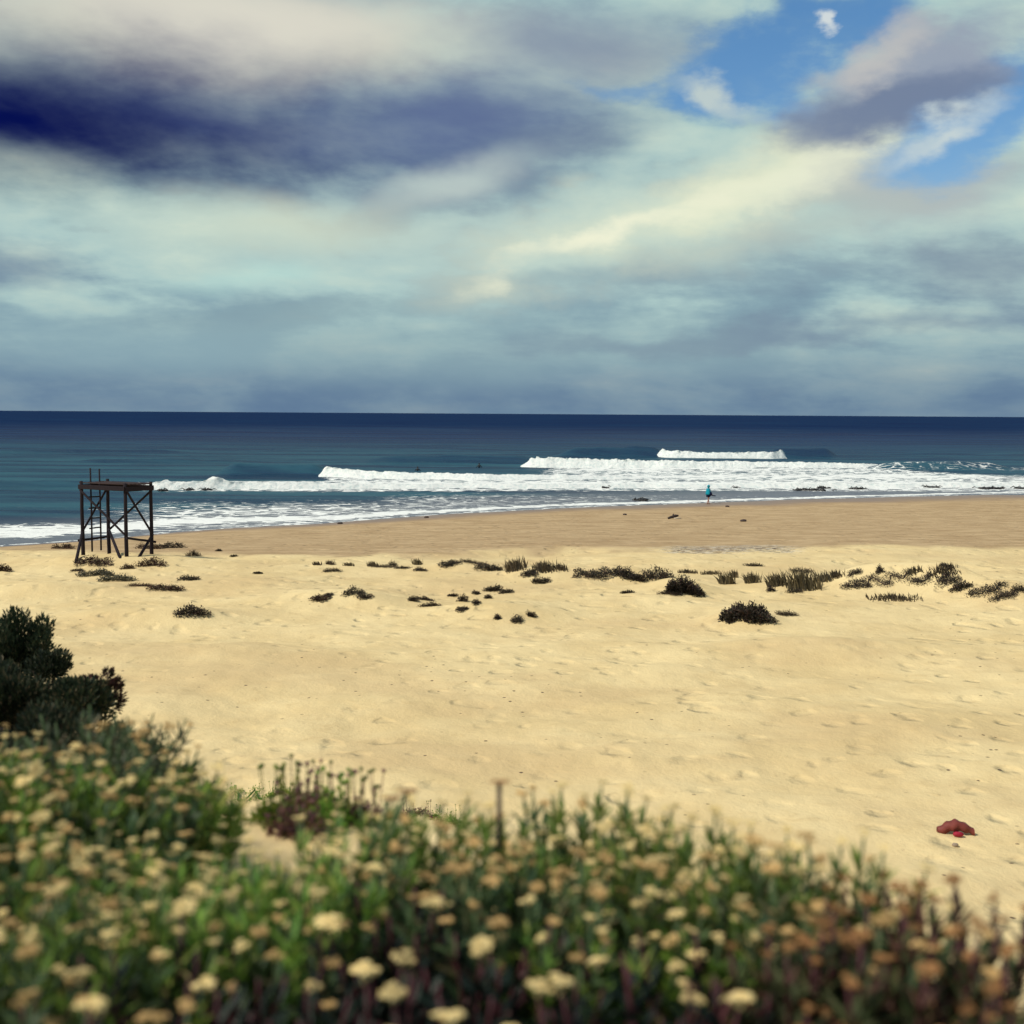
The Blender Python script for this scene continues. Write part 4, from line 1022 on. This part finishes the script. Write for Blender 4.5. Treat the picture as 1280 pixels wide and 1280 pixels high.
HEADS = {k: [flower_mesh(.0255, M_head[k], 100 + k * 10 + i) for i in range(5)] for k in range(3)}

def make_plant(ns, hgt, spread, lm, hk, seed, headp=.85, sm=m_stem, lsize=.072, nl=42, hs=1.0):
    random.seed(seed); root = empty('flowering_plant', (0, 0, 0)); lf = MB()
    for i in range(ns):
        a = i * 2.4 + random.uniform(-.5, .5); q = math.sqrt((i + .4) / ns)
        e = Vector((math.cos(a) * spread * q, math.sin(a) * spread * q, hgt * random.uniform(.86, 1.03) * (1 - .22 * q * q)))
        p0 = Vector((math.cos(a) * .05, math.sin(a) * .05, -.06)); p1 = p0.lerp(e, .5) + Vector((math.cos(a), math.sin(a), 0)) * spread * .14 * q
        pts = []
        for k in range(8):
            t_ = k / 7; pts.append(p0 * (1 - t_) ** 2 + p1 * 2 * t_ * (1 - t_) + e * t_ * t_)
        b = MB(); b.tube(pts, [.0058 - .0022 * k / 7 for k in range(8)], 6)
        st_ = b.build('stem', sm, root, True)
        if random.random() < headp:
            hd = link('flower_head', random.choice(HEADS[hk]), st_); hd.location = e + Vector((0, 0, .018)); k = hs * random.uniform(.65, 1.3); hd.scale = (k, k, k * random.uniform(.8, 1.3))
            d = (pts[-1] - pts[-2]).normalized(); hd.rotation_euler = (random.uniform(-.25, .25) - d.y * .4, random.uniform(-.25, .25) + d.x * .4, random.uniform(0, 6))
        for k in range(nl):
            t_ = .08 + .80 * (k / nl) ** .85; g_ = t_ * 7; j = min(6, int(g_)); p = pts[j].lerp(pts[j+1], g_ - j)
            ax = (pts[j+1] - pts[j]).normalized(); b_ = k * 2.4 + random.uniform(-.4, .4)
            o_ = Vector((math.cos(b_), math.sin(b_), 0)); up = .55 + .75 * t_
            d = o_ * random.uniform(.6, 1.15) + ax * up * .85
            lf.leaf(p, d, o_ * -1 + ax * .3, lsize * random.uniform(.7, 1.25), lsize * random.uniform(.20, .30), .22, random.uniform(-.15, .2))
    lf.build('foliage', lm, root)
    return root
PROTO = {
 'green': [make_plant(13, .50, .27, L_green, 0, 201 + i, .9, hs=.9) for i in range(3)],
 'rim': [make_plant(14, .50, .28, L_rim, 0, 211 + i, 1.0, hs=.8) for i in range(3)],
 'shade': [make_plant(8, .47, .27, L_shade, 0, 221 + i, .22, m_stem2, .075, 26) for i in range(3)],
 'deep': [make_plant(12, .50, .27, L_blue, 1, 231 + i, 1.0, hs=.85) for i in range(2)],
 'brown': [make_plant(13, .52, .28, L_brown, 2, 261 + i, .95, m_stem2, hs=.8) for i in range(2)],
 'slope': [make_plant(15, .50, .36, L_slope, 1, 281 + i, .35, m_stem, .07, 38, .75) for i in range(2)],
 'slopeg': [make_plant(14, .50, .34, L_green, 1, 291 + i, .75, m_stem, .075, 34, .85) for i in range(2)],
}
USED = set()
def plant(kind, x, y, s, lab, grp, rz=None, z=None):
    p = random.choice(PROTO[kind])
    o = p if p.name not in USED else copy_tree(p)
    USED.add(p.name); USED.add(o.name)
    o.location = (x, y, float(H(x, y)) if z is None else z); o.rotation_euler = (random.uniform(-.12, .12), random.uniform(-.12, .12), random.uniform(0, 6.28) if rz is None else rz); o.scale = (s, s, s)
    tag(o, lab, 'plant', grp); return o
random.seed(33)
GF = 'flowering plants massed on the near dune'
cand = []
y = 1.0
while y < 4.3:
    x = -2.4
    while x < 2.0:
        xx, yy = x + random.uniform(-.09, .09), y + random.uniform(-.09, .09)
        e = float(plantY(np.array(xx)))
        if yy < e - .02 and abs(xx) < .47 * yy + .32: cand.append((xx, yy, e))
        x += .235 if y > 2.2 else .29
    y += .20 if y > 2.2 else .26
for (xx, yy, e) in cand:
    u, v = project(np.array(xx), np.array(yy), np.array(float(H(xx, yy)) + .5))
    if v > 1560: continue
    if u > 1010 and v > 1090:
        kind = 'brown' if random.random() < .75 else 'deep'; lab = 'plant with brownish flat flower heads in the dark clump at the bottom right'
    elif e - yy < .55:
        kind = 'rim' if random.random() < .8 else 'deep'; lab = 'bright green flowering plant on the far rim of the flower mass'
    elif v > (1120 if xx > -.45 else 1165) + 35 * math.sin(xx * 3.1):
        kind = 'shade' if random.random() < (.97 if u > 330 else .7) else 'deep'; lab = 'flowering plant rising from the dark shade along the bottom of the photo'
    elif u < 420:
        kind = 'green' if random.random() < .7 else 'deep'; lab = 'green plant with many cream flower heads in the lower left of the flower mass'
    else:
        kind = 'green' if random.random() < .6 else 'deep'; lab = 'green plant with pale flower heads in the middle of the flower mass'
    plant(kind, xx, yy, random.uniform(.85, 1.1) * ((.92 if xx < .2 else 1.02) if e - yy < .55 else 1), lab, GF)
# the slope falling away on the left, larger plants farther off
yy = 3.3
while yy < 5.6:
    step = .30 + .022 * yy; x = -.46 * yy - .5
    xe = -1.0 - max(0, (yy - 3.9)) / 2.25
    while x < xe + .05:
        xx, y2 = x + random.uniform(-.1, .1), yy + random.uniform(-.1, .1)
        if yy < 4.4: kind = random.choice(['slopeg', 'slopeg', 'slope']); lab = 'buff flowered grey green plant on the near part of the left slope'
        else: kind = 'slope'; lab = 'dull grey green flowering plant on the far part of the left slope'
        plant(kind, xx, y2, random.uniform(.8, 1.05) * (.85 + .03 * yy), lab, 'flowering plants on the left slope')
        x += step * 1.25
    yy += step
m_stalk = simple_mat('brown_stalk', (.10, .075, .06), .8, .3, 12)
# single tall stalks that stand out against the sand
def stalk(pts, r, heads, lab, hk=2):
    base = Vector(pts[0]); o = empty('flower_stalk', base); b = MB(); P = [Vector(p) - base for p in pts]
    b.tube(P, [r, r * .95, r * .9], 8); st_ = b.build('stem', m_stalk if 'single' in lab else m_stem, o, True); lf = MB()
    for k in range(16):
        p = P[0].lerp(P[1], random.uniform(0, .75)); a = random.uniform(0, 6.28)
        lf.leaf(p, Vector((math.cos(a) * .7, math.sin(a) * .7, .8)), (math.cos(a), math.sin(a), .2), .05, .011)
    lf.build('foliage', L_green, o)
    hd = link('flower_head', HEADS[hk][0], st_); hd.location = P[2]; hd.scale = (heads * 1.3, heads * 1.3, heads * .5)
    tag(o, lab, 'flower stalk', GF)
def s_pts(px0, py0, px1, py1, Y):
    a = depth_pt(px0, py0, Y); b_ = depth_pt(px1, py1, Y); g_ = a - (b_ - a) * 1.2
    return [g_, a, b_]
stalk(s_pts(624, 1024, 624, 977, 3.2), .0085, .85, 'single tall brown flower stalk standing alone against the sand')
stalk(s_pts(486, 1050, 509, 988, 3.1), .008, .9, 'taller of two leaning green stalks against the sand')
stalk(s_pts(466, 1055, 489, 997, 3.15), .007, .8, 'shorter of two leaning green stalks against the sand')

# ------------------------------------------------------------------ creepers on the bare patch behind the flowers
for i, (px, py, w, mt, lab) in enumerate([
    (300, 990, 60, L_green, 'low green runner on the bare patch right of the left bushes'), (352, 985, 40, L_green, 'small upright green sprig on the bare patch'),
    (345, 1020, 50, L_green, 'yellow green tuft on the bare pinkish sand'), (388, 1005, 70, L_purple, 'purple leaved creeper left of the leaning stalks'),
    (410, 1025, 70, L_green, 'bright green tuft among the purple creepers'), (375, 1040, 70, L_purple, 'purple creeper behind the near flowers, left'),
    (450, 1020, 60, L_purple, 'purple creeper behind the two leaning stalks'), (520, 1012, 50, L_purple, 'purple creeper right of the two leaning stalks'),
    (285, 1010, 30, L_purple, 'reddish creeper sprig by the left bushes'), (560, 1020, 50, L_green, 'low green tuft left of the single tall stalk')]):
    X, Y, Z = ground_at(px, py + 8, 3.2); s = math.hypot(X, Y) / F; wm = w * s
    b = foliage_mound(wm, wm * .9, .085, 380, .038, mt, 8, True); drape(b, X, Y, Z)
    for k in range(22):
        p = Vector((random.uniform(-.4, .4) * wm, random.uniform(-.3, .3) * wm, 0)); b.tube([p, p + Vector((random.uniform(-.03, .03), 0, random.uniform(.08, .24)))], [.003, .002], 4); q_ = Vector(b.v[-1]); b.blob(q_, .011, 1, .3)
    o = b.build('creeping_plant', mt); o.location = (X, Y, Z); tag(o, lab, 'plant', 'creepers on the bare patch')

# ------------------------------------------------------------------ dark shrubs on the left
def shrub(px, py, Yd, wpx, hpx, mt, lab, nleaf, ls, upright=.5):
    """px,py: centre of the crown in the photo at distance Yd"""
    c = depth_pt(px, py, Yd); s = Yd / F; rx, rz_ = wpx * s / 2, hpx * s / 2
    gz = float(H(c.x, c.y)); o = empty('dark_shrub', (c.x, c.y, gz)); cz = c.z - gz
    b = MB(); cl_ = []
    for k in range(34):
        d = Vector((random.gauss(0, 1), random.gauss(0, 1), random.gauss(.1, .9))).normalized(); q = random.uniform(.12, .9)
        cl_.append((Vector((d.x * rx * q, d.y * rx * q, cz + d.z * rz_ * q)), random.uniform(.2, .36) * rx, d))
    for i in range(nleaf):
        cc, r, d0 = random.choice(cl_); n = Vector((random.gauss(0, 1), random.gauss(0, 1), random.gauss(.2, 1))).normalized()
        p = cc + n * r * random.uniform(.5, 1.05)
        if p.z < -.1: continue
        b.leaf(p, n * .6 + d0 * .4 + Vector((0, 0, upright)), (random.uniform(-1, 1), random.uniform(-1, 1), .4), ls * random.uniform(.7, 1.3), ls * random.uniform(.32, .5))
    b.build('crown', mt, o)
    for k in range(9):
        e = random.choice(cl_)[0]; q = MB(); q.tube([(random.uniform(-.05, .05), random.uniform(-.05, .05), -.12), e * .55 + Vector((0, 0, .04)), e], [.022, .014, .006], 6); q.build('branch', m_twig, o, True)
    tag(o, lab, 'shrub', 'dark shrubs at the left')
L_sh = leaf_mat('dark_shrub_leaves', (.013, .026, .016), (.050, .070, .034), (.11, .10, .06), .10, .18)
L_sh2 = leaf_mat('olive_shrub_leaves', (.014, .028, .018), (.050, .068, .032), (.13, .11, .06), .15, .2)
L_sh4 = leaf_mat('grey_green_shrub_leaves', (.028, .048, .026), (.085, .105, .045), (.19, .15, .08), .16, .22)
L_sh3 = leaf_mat('red_brown_shrub_leaves', (.028, .012, .012), (.07, .030, .024), (.03, .035, .015), .3, .15)
shrub(26, 816, 13.5, 116, 108, L_sh, 'highest dark round shrub at the left edge', 6500, .060, .9)
shrub(62, 836, 13.0, 52, 50, L_sh, 'small dark side shoot right of the highest dark shrub', 1500, .055, .6)
shrub(124, 866, 10.5, 60, 60, L_sh3, 'small red brown shrub jutting out over the sand at left', 2400, .045, .5)
shrub(30, 884, 10.8, 150, 104, L_sh2, 'broad olive shrub with buff tips below the highest dark shrub', 6000, .060, .7)
shrub(92, 888, 10.2, 90, 84, L_sh2, 'olive shrub beside and left of the small red brown shrub', 3000, .055, .7)
shrub(60, 940, 8.2, 150, 110, L_sh2, 'olive shrub in the dark middle of the left slope', 5000, .050, .7)
shrub(150, 948, 7.6, 110, 90, L_sh4, 'low grey green shrub on the slope under the small red brown shrub', 3600, .045, .7)
shrub(196, 985, 6.4, 110, 92, L_sh4, 'low grey green shrub half way down the left slope, beside the sand', 3600, .040, .7)
shrub(235, 1010, 5.4, 80, 84, L_sh, 'low dark shrub at the foot of the left slope by the bare patch', 2600, .035, .7)
shrub(20, 985, 6.9, 150, 120, L_sh2, 'olive shrub at the left edge above the flowers', 4600, .045, .7)
shrub(110, 985, 6.6, 140, 100, L_sh4, 'grey green shrub in the middle of the left slope', 4200, .042, .7)
shrub(20, 1030, 4.6, 130, 110, L_sh, 'dark shaded shrub at the left edge below the olive shrubs', 3200, .04, .5)
